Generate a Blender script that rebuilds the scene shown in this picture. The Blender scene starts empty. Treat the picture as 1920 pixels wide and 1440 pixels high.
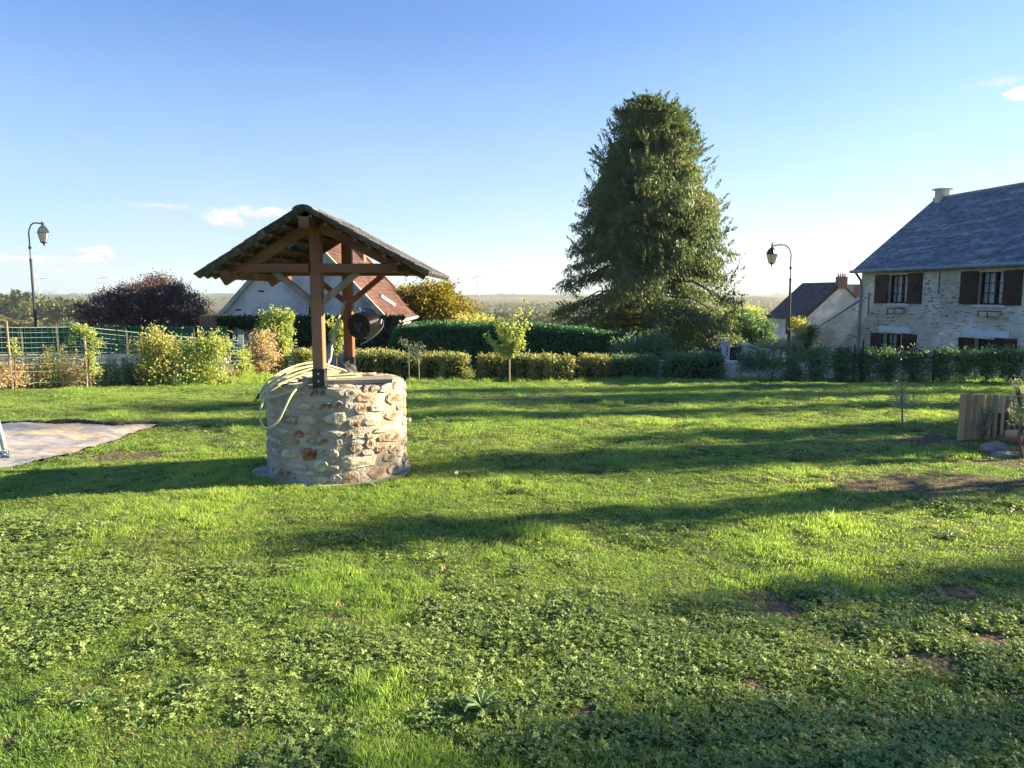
import bpy, math, random
import numpy as np
from mathutils import Vector, Matrix, Euler
random.seed(7)
rng = np.random.default_rng(7)
S = bpy.context.scene
COL = S.collection
R = math.radians

# ------------------------------------------------------------------ camera
F = 1387.0
PITCH = R(6.9)
CZ = 1.64
HAZE = 0.00015
cam_d = bpy.data.cameras.new('camera'); cam = bpy.data.objects.new('camera', cam_d); COL.objects.link(cam)
cam.location = (0, 0, CZ); cam.rotation_euler = (R(90) - PITCH, 0, 0)
cam_d.sensor_width = 36; cam_d.lens = F / 1920 * 36; cam_d.clip_start = 0.05; cam_d.clip_end = 9000
S.camera = cam

# ------------------------------------------------------------------ light and sky
SUN_EL, SUN_AZ = R(19), R(77)        # azimuth from +Y towards +X
sdir = Vector((math.sin(SUN_AZ) * math.cos(SUN_EL), math.cos(SUN_AZ) * math.cos(SUN_EL), math.sin(SUN_EL)))
sl = bpy.data.lights.new('sun', 'SUN'); so = bpy.data.objects.new('sun', sl); COL.objects.link(so)
sl.energy = 4.1; sl.angle = R(0.6); sl.color = (1.0, 0.82, 0.52)
so.rotation_euler = (-sdir).to_track_quat('-Z', 'Y').to_euler(); so.location = (30, 10, 30)

W = bpy.data.worlds.new('World'); S.world = W; W.use_nodes = True
nt = W.node_tree; nt.nodes.clear()
def N(t, typ, **kw):
    n = t.nodes.new(typ)
    for k, v in kw.items(): setattr(n, k, v)
    return n
def L(t, a, b): t.links.new(a, b)
def MX(t, fac, a, b, mode='MIX'):
    m = t.nodes.new('ShaderNodeMix'); m.data_type = 'RGBA'; m.blend_type = mode
    for s, v in ((m.inputs[0], fac), (m.inputs[6], a), (m.inputs[7], b)):
        if hasattr(v, 'is_linked') or hasattr(v, 'links'): t.links.new(v, s)
        elif isinstance(v, (int, float)): s.default_value = v
        else: s.default_value = (*v, 1) if len(v) == 3 else v
    return m.outputs[2]
def MA(t, op, a, b=None, clamp=False):
    m = t.nodes.new('ShaderNodeMath'); m.operation = op; m.use_clamp = clamp
    for s, v in zip(m.inputs, (a, b)):
        if v is None: continue
        if isinstance(v, (int, float)): s.default_value = v
        else: t.links.new(v, s)
    return m.outputs[0]
def RAMP(t, fac, stops):
    r = t.nodes.new('ShaderNodeValToRGB'); e = r.color_ramp.elements
    while len(e) < len(stops): e.new(0.5)
    for el, (p, c) in zip(e, stops):
        el.position = p; el.color = (*c, 1) if len(c) == 3 else c
    t.links.new(fac, r.inputs[0]); return r.outputs[0]

sky = N(nt, 'ShaderNodeTexSky', sky_type='NISHITA', sun_disc=False)
sky.sun_elevation = SUN_EL; sky.sun_rotation = SUN_AZ
sky.air_density = 1.0; sky.dust_density = 0.0; sky.ozone_density = 2.0; sky.altitude = 100
geo = N(nt, 'ShaderNodeNewGeometry')
tc = N(nt, 'ShaderNodeTexCoord')
sep = N(nt, 'ShaderNodeSeparateXYZ'); L(nt, tc.outputs['Generated'], sep.inputs[0])
# small clouds: (azimuth deg from +Y, elevation deg, half width deg, half height deg, strength)
clouds = [(-18.0, 5.8, 4.6, 0.55, 0.8), (-20.8, 5.3, 1.7, 0.85, 1.1), (-16.6, 5.75, 1.9, 0.5, 1.0), (-24.5, 6.0, 3.4, 0.25, 0.6),
          (-29.0, 2.6, 1.5, 0.75, 1.2), (-31.5, 2.2, 3.6, 0.4, 0.8), (-34.8, 2.4, 1.5, 0.5, 0.9), (-19, 1.3, 5, 0.4, 0.35),
          (20.8, 3.5, 1.7, 0.4, 1.0), (22.5, 3.55, 1.2, 0.28, 0.7), (33.4, 12.2, 0.9, 0.55, 1.2), (32.3, 13.0, 1.6, 0.35, 0.45), (16.5, 1.1, 4.5, 0.8, 0.55),
          (-3.2, 2.2, 1.6, 0.35, 0.45), (2.5, 1.7, 2.4, 0.5, 0.5), (-55, 4, 6, 1.2, 1), (70, 5, 7, 1.4, 1), (130, 4, 8, 1.3, 1), (-120, 5, 7, 1.2, 1), (180, 5, 9, 1.2, 1)]
az = MA(nt, 'ARCTAN2', sep.outputs[0], sep.outputs[1])
azd = MA(nt, 'MULTIPLY', az, 57.2958)
eld = MA(nt, 'MULTIPLY', MA(nt, 'ARCSINE', sep.outputs[2]), 57.2958)
cmb = N(nt, 'ShaderNodeCombineXYZ'); L(nt, azd, cmb.inputs[0]); L(nt, MA(nt, 'MULTIPLY', eld, 2.2), cmb.inputs[1])
nz = N(nt, 'ShaderNodeTexNoise'); nz.inputs['Scale'].default_value = 1.1; nz.inputs['Detail'].default_value = 7; nz.inputs['Roughness'].default_value = 0.62
L(nt, cmb.outputs[0], nz.inputs[0])
nzf = MA(nt, 'MULTIPLY', MA(nt, 'SUBTRACT', nz.outputs[0], 0.5), 3.6)
tot = None; hi = None
for (a, e, w, h, s) in clouds:
    dx = MA(nt, 'DIVIDE', MA(nt, 'SUBTRACT', azd, a), w)
    dy = MA(nt, 'DIVIDE', MA(nt, 'SUBTRACT', eld, e), h)
    dd = MA(nt, 'ADD', MA(nt, 'MULTIPLY', dx, dx), MA(nt, 'MULTIPLY', dy, dy))
    v = MA(nt, 'SUBTRACT', 1.0, MA(nt, 'ADD', dd, nzf), True)
    v = MA(nt, 'MULTIPLY', v, s)
    wgt = MA(nt, 'MULTIPLY', v, MA(nt, 'ADD', MA(nt, 'MULTIPLY', dy, 0.45), 0.45, True))
    tot = v if tot is None else MA(nt, 'MAXIMUM', tot, v)
    hi = wgt if hi is None else MA(nt, 'MAXIMUM', hi, wgt)
mask = MA(nt, 'MULTIPLY', tot, 1.0, True)
# thin veil that whitens towards the horizon, all the way round
veil = MA(nt, 'POWER', MA(nt, 'SUBTRACT', 1.0, MA(nt, 'DIVIDE', MA(nt, 'ABSOLUTE', eld), 19.0), True), 1.05)
nz2 = N(nt, 'ShaderNodeTexNoise'); nz2.inputs['Scale'].default_value = 0.12; nz2.inputs['Detail'].default_value = 4; L(nt, cmb.outputs[0], nz2.inputs[0])
veil = MA(nt, 'MULTIPLY', veil, MA(nt, 'ADD', MA(nt, 'MULTIPLY', nz2.outputs[0], 0.7), 0.35), True)
skc = MX(nt, 1.0, sky.outputs[0], (0.355, 0.53, 0.77), 'MULTIPLY')
c1 = MX(nt, MA(nt, 'MULTIPLY', veil, 0.95), skc, (2.15, 2.65, 3.05))
ccol = MX(nt, MA(nt, 'MULTIPLY', hi, 1.3, True), (2.3, 2.5, 3.1), (4.4, 4.0, 3.8))
c2 = MX(nt, mask, c1, ccol)
bg = N(nt, 'ShaderNodeBackground'); bg.inputs[1].default_value = 0.055; L(nt, c2, bg.inputs[0])
wo = N(nt, 'ShaderNodeOutputWorld'); L(nt, bg.outputs[0], wo.inputs[0])
vs = S.view_settings; vs.view_transform = 'Standard'; vs.look = 'None'; vs.gamma = 1; vs.use_curve_mapping = False; vs.exposure = 2.52
S.cycles.max_bounces = 6; S.cycles.diffuse_bounces = 3; S.cycles.glossy_bounces = 2; S.cycles.transmission_bounces = 4
S.cycles.volume_bounces = 0; S.cycles.transparent_max_bounces = 8
S.cycles.use_denoising = True

# ------------------------------------------------------------------ helpers
def at(px, py, Y):
    u = (px - 960) / F; v = (720 - py) / F
    dy = math.cos(PITCH) + v * math.sin(PITCH); dz = -math.sin(PITCH) + v * math.cos(PITCH)
    k = Y / dy
    return Vector((u * k, Y, CZ + dz * k))

PY = np.array([-700, -5, 0, 7, 10, 15, 22, 26, 34, 50, 65, 120, 300, 500, 800, 1200, 2000, 2800, 3500, 4400.])
PZ = np.array([-0.5, 0.0, -.01, -.045, -.11, -.4, -.92, -1.45, -2.3, -3.3, -4.3, -8, -16, -22, -24, -21, -9, -1, 2.2, 2.5])
_G = np.random.default_rng(3).random((256, 256))
def vnoise(x, y, sc, seed=0):
    x = np.asarray(x, float) * sc + seed * 17.3; y = np.asarray(y, float) * sc + seed * 5.7
    xi = np.floor(x).astype(int); yi = np.floor(y).astype(int); fx = x - xi; fy = y - yi
    fx = fx * fx * (3 - 2 * fx); fy = fy * fy * (3 - 2 * fy)
    g = lambda a, b: _G[a % 256, b % 256]
    return (g(xi, yi) * (1 - fx) + g(xi + 1, yi) * fx) * (1 - fy) + (g(xi, yi + 1) * (1 - fx) + g(xi + 1, yi + 1) * fx) * fy
def fbm(x, y, sc, seed=0, o=3):
    return sum(vnoise(x, y, sc * 2 ** i, seed + i) * .5 ** i for i in range(o)) / sum(.5 ** i for i in range(o))
def gh(x, y):
    x = np.asarray(x, float); y = np.asarray(y, float)
    z = np.interp(y, PY, PZ)
    near = np.clip((26 - y) / 4, 0, 1)
    z = z + near * ((fbm(x, y, .45, 1, 2) - .5) * .10 + (fbm(x, y, 2.2, 4, 2) - .5) * .045) * np.clip(np.hypot(x + 1.68, y - 7.07) / 1.2 - .6, 0, 1)
    far = np.clip((y - 300) / 900, 0, 1)
    z = z + far * (fbm(x, y, 1 / 520., 9, 3) - .5) * 9 * np.clip((3600 - y) / 1500, 0.35, 1)
    return z
def g1(x, y): return float(gh(x, y))

def link(o, parent=None):
    COL.objects.link(o)
    if parent is not None: o.parent = parent
    return o
def wloc(o):
    v = Vector((0, 0, 0))
    while o is not None: v = v + o.location; o = o.parent
    return v
def tag(o, label, cat, group=None):
    o['label'] = label; o['category'] = cat
    if group: o['group'] = group
    return o
def thing(name, loc, label, cat, group=None):
    e = bpy.data.objects.new(name, None); e.location = loc; e.empty_display_size = .2; COL.objects.link(e)
    return tag(e, label, cat, group)
def perp(d):
    d = Vector(d).normalized(); a = Vector((0, 0, 1)) if abs(d.z) < .9 else Vector((1, 0, 0))
    s = d.cross(a).normalized(); return s, s.cross(d).normalized()

class MB:
    def __init__(s): s.v = []; s.f = []; s.fr = None
    def frame(s, o, x, y, z=(0, 0, 1)):    # local frame for subsequent shapes
        s.fr = (Vector(o), Vector(x), Vector(y), Vector(z)); return s
    def T(s, p):
        if s.fr is None: return Vector(p)
        o, x, y, z = s.fr; return o + x * p[0] + y * p[1] + z * p[2]
    def add(s, vs, fs):
        b = len(s.v); s.v += [tuple(s.T(p)) for p in vs]; s.f += [tuple(b + i for i in f) for f in fs]
    def box(s, x0, x1, y0, y1, z0, z1):
        s.add([(x0, y0, z0), (x1, y0, z0), (x1, y1, z0), (x0, y1, z0), (x0, y0, z1), (x1, y0, z1), (x1, y1, z1), (x0, y1, z1)],
              [(0, 3, 2, 1), (4, 5, 6, 7), (0, 1, 5, 4), (1, 2, 6, 5), (2, 3, 7, 6), (3, 0, 4, 7)])
        return s
    def cbox(s, c, d): return s.box(c[0] - d[0] / 2, c[0] + d[0] / 2, c[1] - d[1] / 2, c[1] + d[1] / 2, c[2] - d[2] / 2, c[2] + d[2] / 2)
    def beam(s, a, b, w, h, up=(0, 0, 1), bev=.08):
        a = Vector(a); b = Vector(b); d = (b - a).normalized(); sd = d.cross(Vector(up))
        if sd.length < .01: sd = d.cross(Vector((0, 1, 0)))
        sd.normalize(); u = sd.cross(d).normalized(); k = bev * min(w, h); W2, H2 = w / 2, h / 2
        pr = [(-W2 + k, -H2), (W2 - k, -H2), (W2, -H2 + k), (W2, H2 - k), (W2 - k, H2), (-W2 + k, H2), (-W2, H2 - k), (-W2, -H2 + k)]
        vs = [a + sd * p[0] + u * p[1] for p in pr] + [b + sd * p[0] + u * p[1] for p in pr]
        s.add(vs, [(i, (i + 1) % 8, 8 + (i + 1) % 8, 8 + i) for i in range(8)] + [tuple(range(7, -1, -1)), tuple(range(8, 16))])
        return s
    def tube(s, pts, r, n=6, caps=True, flat=1.0):
        pts = [Vector(p) for p in pts]
        if len(pts) < 2: return s
        rs = r if isinstance(r, (list, tuple)) else [r] * len(pts)
        vs = []; fs = []; prev = None
        for i, p in enumerate(pts):
            d = (pts[min(i + 1, len(pts) - 1)] - pts[max(i - 1, 0)])
            if d.length < 1e-9: d = Vector((0, 0, 1))
            d.normalize()
            if prev is None: sd, up = perp(d)
            else:
                sd = prev - d * prev.dot(d)
                if sd.length < 1e-6: sd, _ = perp(d)
                sd.normalize()
            up = d.cross(sd); prev = sd
            for k in range(n):
                a = 2 * math.pi * k / n; vs.append(p + (sd * math.cos(a) + up * math.sin(a) * flat) * rs[i])
        for i in range(len(pts) - 1):
            for k in range(n):
                fs.append((i * n + k, i * n + (k + 1) % n, (i + 1) * n + (k + 1) % n, (i + 1) * n + k))
        if caps: fs.append(tuple(range(n - 1, -1, -1))); fs.append(tuple((len(pts) - 1) * n + k for k in range(n)))
        s.add(vs, fs); return s
    def lathe(s, o, axis, prof, n=20, cap0=True, cap1=True):
        o = Vector(o); d = Vector(axis).normalized(); sx, sy = perp(d); vs = []; fs = []
        for (r, h) in prof:
            for k in range(n):
                a = 2 * math.pi * k / n; vs.append(o + d * h + (sx * math.cos(a) + sy * math.sin(a)) * r)
        m = len(prof)
        for i in range(m - 1):
            for k in range(n): fs.append((i * n + k, i * n + (k + 1) % n, (i + 1) * n + (k + 1) % n, (i + 1) * n + k))
        if cap0: fs.append(tuple(range(n - 1, -1, -1)))
        if cap1: fs.append(tuple((m - 1) * n + k for k in range(n)))
        s.add(vs, fs); return s
    def prism(s, poly, d):      # poly list of points, extruded by vector d
        poly = [Vector(p) for p in poly]; d = Vector(d); n = len(poly)
        s.add(poly + [p + d for p in poly], [tuple(range(n - 1, -1, -1)), tuple(range(n, 2 * n))] + [(i, (i + 1) % n, n + (i + 1) % n, n + i) for i in range(n)])
        return s
    def build(s, name, mat, parent=None, smooth=False, kind=None, origin=None):
        off = wloc(parent) if parent is not None else Vector(origin) if origin is not None else Vector((0, 0, 0))
        me = bpy.data.meshes.new(name)
        me.from_pydata([(v[0] - off.x, v[1] - off.y, v[2] - off.z) for v in s.v], [], s.f)
        me.materials.append(mat)
        if smooth: me.polygons.foreach_set('use_smooth', [True] * len(me.polygons))
        o = bpy.data.objects.new(name, me); link(o, parent)
        if parent is None: o.location = off
        if kind: o['kind'] = kind
        return o

def np_mesh(name, V, Fq, mat, parent=None, origin=None, smooth=False, kind=None):
    """V (n,3) array, Fq (m,k) face indices"""
    off = wloc(parent) if parent is not None else Vector(origin) if origin is not None else Vector((0, 0, 0))
    V = np.asarray(V, float) - np.array(off)
    me = bpy.data.meshes.new(name); n, (m, k) = len(V), Fq.shape
    me.vertices.add(n); me.vertices.foreach_set('co', V.astype(np.float32).ravel())
    me.loops.add(m * k); me.loops.foreach_set('vertex_index', Fq.astype(np.int32).ravel())
    me.polygons.add(m); me.polygons.foreach_set('loop_start', (np.arange(m) * k).astype(np.int32))
    me.polygons.foreach_set('loop_total', np.full(m, k, np.int32))
    if smooth: me.polygons.foreach_set('use_smooth', np.ones(m, bool))
    me.update(calc_edges=True)
    if mat: me.materials.append(mat)
    o = bpy.data.objects.new(name, me); link(o, parent)
    if parent is None: o.location = off
    if kind: o['kind'] = kind
    return o
def unit(a): return a / np.maximum(np.linalg.norm(a, axis=-1, keepdims=True), 1e-9)
def leaves(name, C, D, S_, W_, mat, parent=None, bend=.25, kind=None, tip=.5):
    """one folded four-sided leaf per centre; D its long axis"""
    C = np.asarray(C, float); n = len(C); D = unit(np.asarray(D, float))
    S_ = np.broadcast_to(S_, n)[:, None]; W_ = np.broadcast_to(W_, n)[:, None]
    rn = rng.normal(size=(n, 3)); sd = unit(np.cross(D, rn)); up = np.cross(sd, D)
    V = np.empty((n, 4, 3)); V[:, 0] = C - D * S_ / 2
    mid = C + D * S_ * (tip - .5)
    V[:, 1] = mid + sd * W_ / 2 + up * W_ * bend; V[:, 2] = C + D * S_ / 2; V[:, 3] = mid - sd * W_ / 2 + up * W_ * bend
    Fq = np.arange(n * 4).reshape(n, 4)
    return np_mesh(name, V.reshape(-1, 3), Fq, mat, parent, kind=kind)

# ------------------------------------------------------------------ materials
MATS = {}
def mat(name, c1, c2=None, sc=4.0, rough=.8, bump=0.0, bsc=None, det=5, metal=0, stretch=(1, 1, 1), lo=.35, hi=.65, c3=None, sc3=.7, isl=0.0, spec=.3, coord='Object', lo3=.45, hi3=.65, objr=0.0):
    m = bpy.data.materials.new(name); m.use_nodes = True; t = m.node_tree; b = t.nodes['Principled BSDF']
    b.inputs['Roughness'].default_value = rough; b.inputs['Metallic'].default_value = metal; b.inputs['Specular IOR Level'].default_value = spec
    tx = N(t, 'ShaderNodeTexCoord'); mp = N(t, 'ShaderNodeMapping'); mp.inputs['Scale'].default_value = stretch
    src = tx.outputs[coord]
    L(t, src, mp.inputs[0])
    if c2 is None: c2 = tuple(x * .8 for x in c1)
    n1 = N(t, 'ShaderNodeTexNoise'); n1.inputs['Scale'].default_value = sc; n1.inputs['Detail'].default_value = det; L(t, mp.outputs[0], n1.inputs[0])
    col = RAMP(t, n1.outputs[0], [(lo, c1), (hi, c2)])
    if c3 is not None:
        n3 = N(t, 'ShaderNodeTexNoise'); n3.inputs['Scale'].default_value = sc3; n3.inputs['Detail'].default_value = 4; L(t, mp.outputs[0], n3.inputs[0])
        f = RAMP(t, n3.outputs[0], [(lo3, (0, 0, 0)), (hi3, (1, 1, 1))]); col = MX(t, f, col, c3)
    if isl:
        g = N(t, 'ShaderNodeNewGeometry'); f = MA(t, 'ADD', MA(t, 'MULTIPLY', g.outputs['Random Per Island'], 2 * isl), 1 - isl)
        hsv = N(t, 'ShaderNodeHueSaturation'); L(t, col, hsv.inputs['Color']); L(t, f, hsv.inputs['Value']); col = hsv.outputs[0]
    if objr:
        g = N(t, 'ShaderNodeObjectInfo'); f = MA(t, 'ADD', MA(t, 'MULTIPLY', g.outputs['Random'], 2 * objr), 1 - objr)
        hsv = N(t, 'ShaderNodeHueSaturation'); L(t, col, hsv.inputs['Color']); L(t, f, hsv.inputs['Value']); col = hsv.outputs[0]
    L(t, col, b.inputs['Base Color'])
    if bump:
        nb = N(t, 'ShaderNodeTexNoise'); nb.inputs['Scale'].default_value = bsc or sc * 3; nb.inputs['Detail'].default_value = 6; L(t, mp.outputs[0], nb.inputs[0])
        bp = N(t, 'ShaderNodeBump'); bp.inputs['Strength'].default_value = bump; bp.inputs['Distance'].default_value = .02; L(t, nb.outputs[0], bp.inputs['Height']); L(t, bp.outputs[0], b.inputs['Normal'])
    return m
def leafmat(name, cols, trans=.35, nsc=.8, rough=.55, dark=.55, tcol=1.3, objr=False, spec=.35):
    """cols: list of 2-4 colours picked per leaf; noise makes lighter and darker clumps of growth"""
    m = bpy.data.materials.new(name); m.use_nodes = True; t = m.node_tree; b = t.nodes['Principled BSDF']; out = t.nodes['Material Output']
    g = N(t, 'ShaderNodeNewGeometry')
    r = g.outputs['Random Per Island']
    n1 = N(t, 'ShaderNodeTexNoise'); n1.inputs['Scale'].default_value = nsc; n1.inputs['Detail'].default_value = 3; L(t, g.outputs['Position'], n1.inputs[0])
    f = MA(t, 'ADD', MA(t, 'MULTIPLY', r, .55), MA(t, 'MULTIPLY', n1.outputs[0], 1.1))
    if objr:
        oi = N(t, 'ShaderNodeObjectInfo'); f = MA(t, 'ADD', f, MA(t, 'MULTIPLY', oi.outputs['Random'], .3)); f = MA(t, 'SUBTRACT', f, .15)
    f = MA(t, 'SUBTRACT', f, .32, True)
    k = len(cols); col = RAMP(t, f, [(i / max(k - 1, 1), c) for i, c in enumerate(cols)])
    L(t, col, b.inputs['Base Color']); b.inputs['Roughness'].default_value = rough; b.inputs['Specular IOR Level'].default_value = spec
    tr = N(t, 'ShaderNodeBsdfTranslucent'); tcl = MX(t, 1.0, col, (tcol, tcol * 1.05, tcol * .6), 'MULTIPLY'); L(t, tcl, tr.inputs[0])
    ms = N(t, 'ShaderNodeMixShader'); ms.inputs[0].default_value = trans; L(t, b.outputs[0], ms.inputs[1]); L(t, tr.outputs[0], ms.inputs[2]); L(t, ms.outputs[0], out.inputs[0])
    return m

M = MATS
M['wood'] = mat('stained_wood', (.26, .10, .045), (.15, .058, .028), sc=9, rough=.55, bump=.25, bsc=40, stretch=(1, 1, .12), c3=(.30, .15, .085), sc3=5)
M['wood_h'] = mat('stained_beam_wood', (.20, .085, .045), (.12, .05, .03), sc=9, rough=.6, bump=.25, bsc=40, stretch=(.12, 1, 1), c3=(.27, .14, .08), sc3=3)
M['greywood'] = mat('weathered_wood', (.30, .24, .19), (.20, .15, .12), sc=12, rough=.8, bump=.3, bsc=50, stretch=(1, 1, .3))
M['paleend'] = mat('sawn_end_wood', (.6, .55, .45), (.48, .42, .33), sc=20)
M['blackmetal'] = mat('black_painted_metal', (.012, .013, .022), (.02, .02, .03), sc=20, rough=.35, spec=.5)
M['gloss_black'] = mat('glossy_black_enamel', (.006, .006, .010), (.008, .008, .014), sc=10, rough=.16, spec=.35)
M['steel'] = mat('galvanised_steel', (.45, .46, .46), (.33, .34, .35), sc=30, rough=.4, metal=.8)
M['tile'] = mat('old_roof_tile', (.10, .10, .112), (.055, .055, .062), sc=7, rough=.9, bump=.5, bsc=45, c3=(.165, .165, .17), sc3=11, objr=.3)
M['mortar'] = mat('lime_mortar', (.40, .365, .32), (.32, .29, .25), sc=6, rough=.95, bump=.7, bsc=45, c3=(.27, .235, .19), sc3=3)
M['concrete'] = mat('rough_concrete', (.42, .40, .36), (.32, .30, .27), sc=8, rough=.95, bump=.5, bsc=60, c3=(.22, .21, .19), sc3=4)
M['plank'] = mat('grey_plank', (.32, .29, .26), (.22, .20, .17), sc=8, rough=.85, bump=.4, bsc=50, stretch=(.15, 1, 1))
M['hose'] = mat('pale_hose', (.52, .52, .33), (.42, .43, .26), sc=6, rough=.4)
M['orange'] = mat('orange_plastic', (.65, .27, .03), (.5, .2, .02), sc=6, rough=.4)
def stone_m(n, a, b, c, pit=.8):
    return mat(n, a, b, sc=14, rough=.95, bump=pit, bsc=42, c3=c, sc3=24, det=6)
SM = {'W': stone_m('pale_limestone', (.50, .46, .39), (.40, .36, .29), (.33, .27, .20), .4),
      'G': stone_m('grey_limestone', (.38, .35, .31), (.29, .26, .23), (.45, .41, .34), .5),
      'D': stone_m('dark_pitted_stone', (.25, .20, .16), (.16, .12, .09), (.40, .35, .28), 1.),
      'B': stone_m('brown_millstone', (.44, .37, .29), (.29, .22, .16), (.14, .085, .055), 1.),
      'T': stone_m('tan_stone', (.43, .33, .22), (.36, .26, .17), (.28, .20, .14), .5),
      'R': stone_m('reddish_millstone', (.42, .31, .25), (.32, .21, .16), (.17, .08, .055), 1.),
      'X': stone_m('rust_red_stone', (.34, .17, .11), (.24, .11, .07), (.12, .045, .03), 1.)}
M['fstone'] = mat('facade_stone', (.80, .74, .63), (.50, .44, .35), sc=1.3, rough=.95, bump=.6, bsc=12, isl=.38, c3=(.30, .28, .25), sc3=.6)
M['fmortar'] = mat('facade_mortar', (.76, .71, .62), (.65, .60, .52), sc=2, rough=.95, bump=.5, bsc=14, c3=(.48, .44, .37), sc3=.5)
M['slate'] = mat('roof_slate', (.13, .155, .195), (.08, .098, .13), sc=1.4, rough=.5, bump=.2, bsc=20, isl=.45, c3=(.25, .28, .32), sc3=1.5, stretch=(1.0, .35, 4), spec=.5, lo3=.5, hi3=.72)
M['slate_brown'] = mat('brown_flat_tile', (.085, .075, .075), (.055, .05, .055), sc=1.4, rough=.7, isl=.3)
M['claytile'] = mat('red_clay_tile', (.115, .056, .047), (.075, .038, .034), sc=1.2, rough=.85, isl=.35, c3=(.12, .06, .05), sc3=.5)
M['brick'] = mat('red_brick', (.30, .15, .11), (.20, .10, .08), sc=6, rough=.9, isl=.3)
M['render'] = mat('stained_render', (.62, .60, .55), (.46, .45, .42), sc=.5, rough=.95, bump=.3, bsc=6, c3=(.30, .30, .29), sc3=.9, det=8)
M['zinc'] = mat('zinc_sheet', (.30, .33, .37), (.22, .25, .29), sc=3, rough=.45, metal=.3)
M['white'] = mat('white_paint', (.78, .78, .76), (.68, .68, .66), sc=3, rough=.6)
M['cream'] = mat('cream_render', (.66, .60, .50), (.55, .49, .40), sc=2, rough=.9, bump=.2)
M['shutter'] = mat('dark_brown_shutter_paint', (.035, .018, .018), (.022, .012, .014), sc=6, rough=.5, stretch=(1, 1, .2))
M['glass'] = mat('window_glass', (.02, .025, .03), (.02, .025, .03), rough=.06, spec=.8)
M['curtain'] = mat('white_curtain', (.75, .75, .74), (.6, .6, .6), sc=6, rough=.9, stretch=(4, 4, .1))
M['lampgreen'] = mat('lamp_post_paint', (.025, .04, .045), (.018, .03, .035), sc=5, rough=.4, spec=.5)
M['wire'] = mat('pale_green_wire', (.34, .46, .40), (.28, .40, .34), sc=5, rough=.5)
M['darkwire'] = mat('dark_green_wire', (.02, .045, .035), (.02, .04, .03), sc=5, rough=.9, spec=.1)
M['screen'] = mat('green_privacy_strip', (.025, .11, .07), (.02, .085, .055), sc=3, rough=.6)
M['bark'] = mat('tree_bark', (.16, .115, .08), (.09, .065, .048), sc=8, rough=.95, bump=.6, bsc=25, stretch=(1, 1, .3))
M['palebark'] = mat('sapling_bark', (.30, .26, .20), (.20, .17, .13), sc=8, rough=.9, stretch=(1, 1, .3))
M['stake'] = mat('treated_half_log', (.48, .32, .18), (.28, .18, .10), sc=7, rough=.85, bump=.35, bsc=30, stretch=(1, 1, .15), c3=(.33, .27, .2), sc3=2, coord='Object', objr=.3)
M['pebble'] = mat('grey_rock', (.27, .25, .23), (.17, .16, .15), sc=5, rough=.9, bump=.5, bsc=25)
M['soil'] = mat('dark_soil', (.085, .06, .042), (.05, .036, .026), sc=10, rough=1, bump=.8, bsc=30)
M['redplastic'] = mat('red_plastic', (.55, .05, .05), (.45, .04, .04), rough=.4)
M['bluegrey'] = mat('blue_grey_steel', (.25, .33, .38), (.2, .27, .32), sc=10, rough=.35, metal=.3)
M['net'] = mat('grey_netting', (.4, .46, .48), (.2, .25, .27), sc=40, rough=.7)
M['turb'] = mat('turbine_white', (.55, .56, .58), (.5, .5, .52), rough=.5)

# ------------------------------------------------------------------ ground sheets
def grid_mesh(name, xs, ys, zf, m, kind='structure', smooth=True, dz=0.0, keep=None):
    X, Y = np.meshgrid(xs, ys); Z = zf(X, Y) + dz
    V = np.stack([X, Y, Z], -1).reshape(-1, 3); nx, ny = len(xs), len(ys)
    i = (np.arange(ny - 1)[:, None] * nx + np.arange(nx - 1)[None]).ravel()
    Fq = np.stack([i, i + 1, i + nx + 1, i + nx], -1)
    if keep is not None:
        c = V[Fq].mean(1); Fq = Fq[keep(c[:, 0], c[:, 1])]
        used = np.unique(Fq); mp = np.zeros(len(V), int); mp[used] = np.arange(len(used)); V = V[used]; Fq = mp[Fq]
    return np_mesh(name, V, Fq, m, smooth=smooth, kind=kind)
def rays(px, py):
    px = np.asarray(px, float); py = np.asarray(py, float); u = (px - 960) / F; v = (720 - py) / F
    return u, math.cos(PITCH) + v * math.sin(PITCH), -math.sin(PITCH) + v * math.cos(PITCH)
def gp(px, py):          # where the sight line meets the ground
    u, dy, dz = rays(px, py); k = 2.0
    k = -CZ / dz
    for _ in range(25): k = k + ((float(gh(u * k, dy * k)) - CZ) / dz - k) * .6
    return float(u * k), float(dy * k)

# far land: fields
fm = bpy.data.materials.new('field_and_meadow'); fm.use_nodes = True; t = fm.node_tree; b = t.nodes['Principled BSDF']; b.inputs['Roughness'].default_value = 1; b.inputs['Specular IOR Level'].default_value = .1
g = N(t, 'ShaderNodeNewGeometry'); mp = N(t, 'ShaderNodeMapping'); mp.inputs['Rotation'].default_value = (0, 0, .5); mp.inputs['Scale'].default_value = (1 / 420., 1 / 300., 0.0); L(t, g.outputs['Position'], mp.inputs[0])
nn = N(t, 'ShaderNodeTexNoise'); nn.inputs['Scale'].default_value = 1.0; L(t, mp.outputs[0], nn.inputs[0])
ad = N(t, 'ShaderNodeVectorMath', operation='MULTIPLY_ADD'); L(t, nn.outputs['Color'], ad.inputs[0]); ad.inputs[1].default_value = (.25, .25, 0); L(t, mp.outputs[0], ad.inputs[2])
vo = N(t, 'ShaderNodeTexVoronoi'); L(t, ad.outputs[0], vo.inputs['Vector']); vo.inputs['Scale'].default_value = 1.0
sr = N(t, 'ShaderNodeSeparateColor'); L(t, vo.outputs['Color'], sr.inputs[0])
r1 = t.nodes.new('ShaderNodeValToRGB'); r1.color_ramp.interpolation = 'CONSTANT'
stp = [(0, (.07, .10, .03)), (.25, (.14, .12, .06)), (.42, (.09, .12, .04)), (.6, (.11, .08, .06)), (.78, (.05, .095, .025)), (.92, (.17, .14, .075))]
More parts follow.
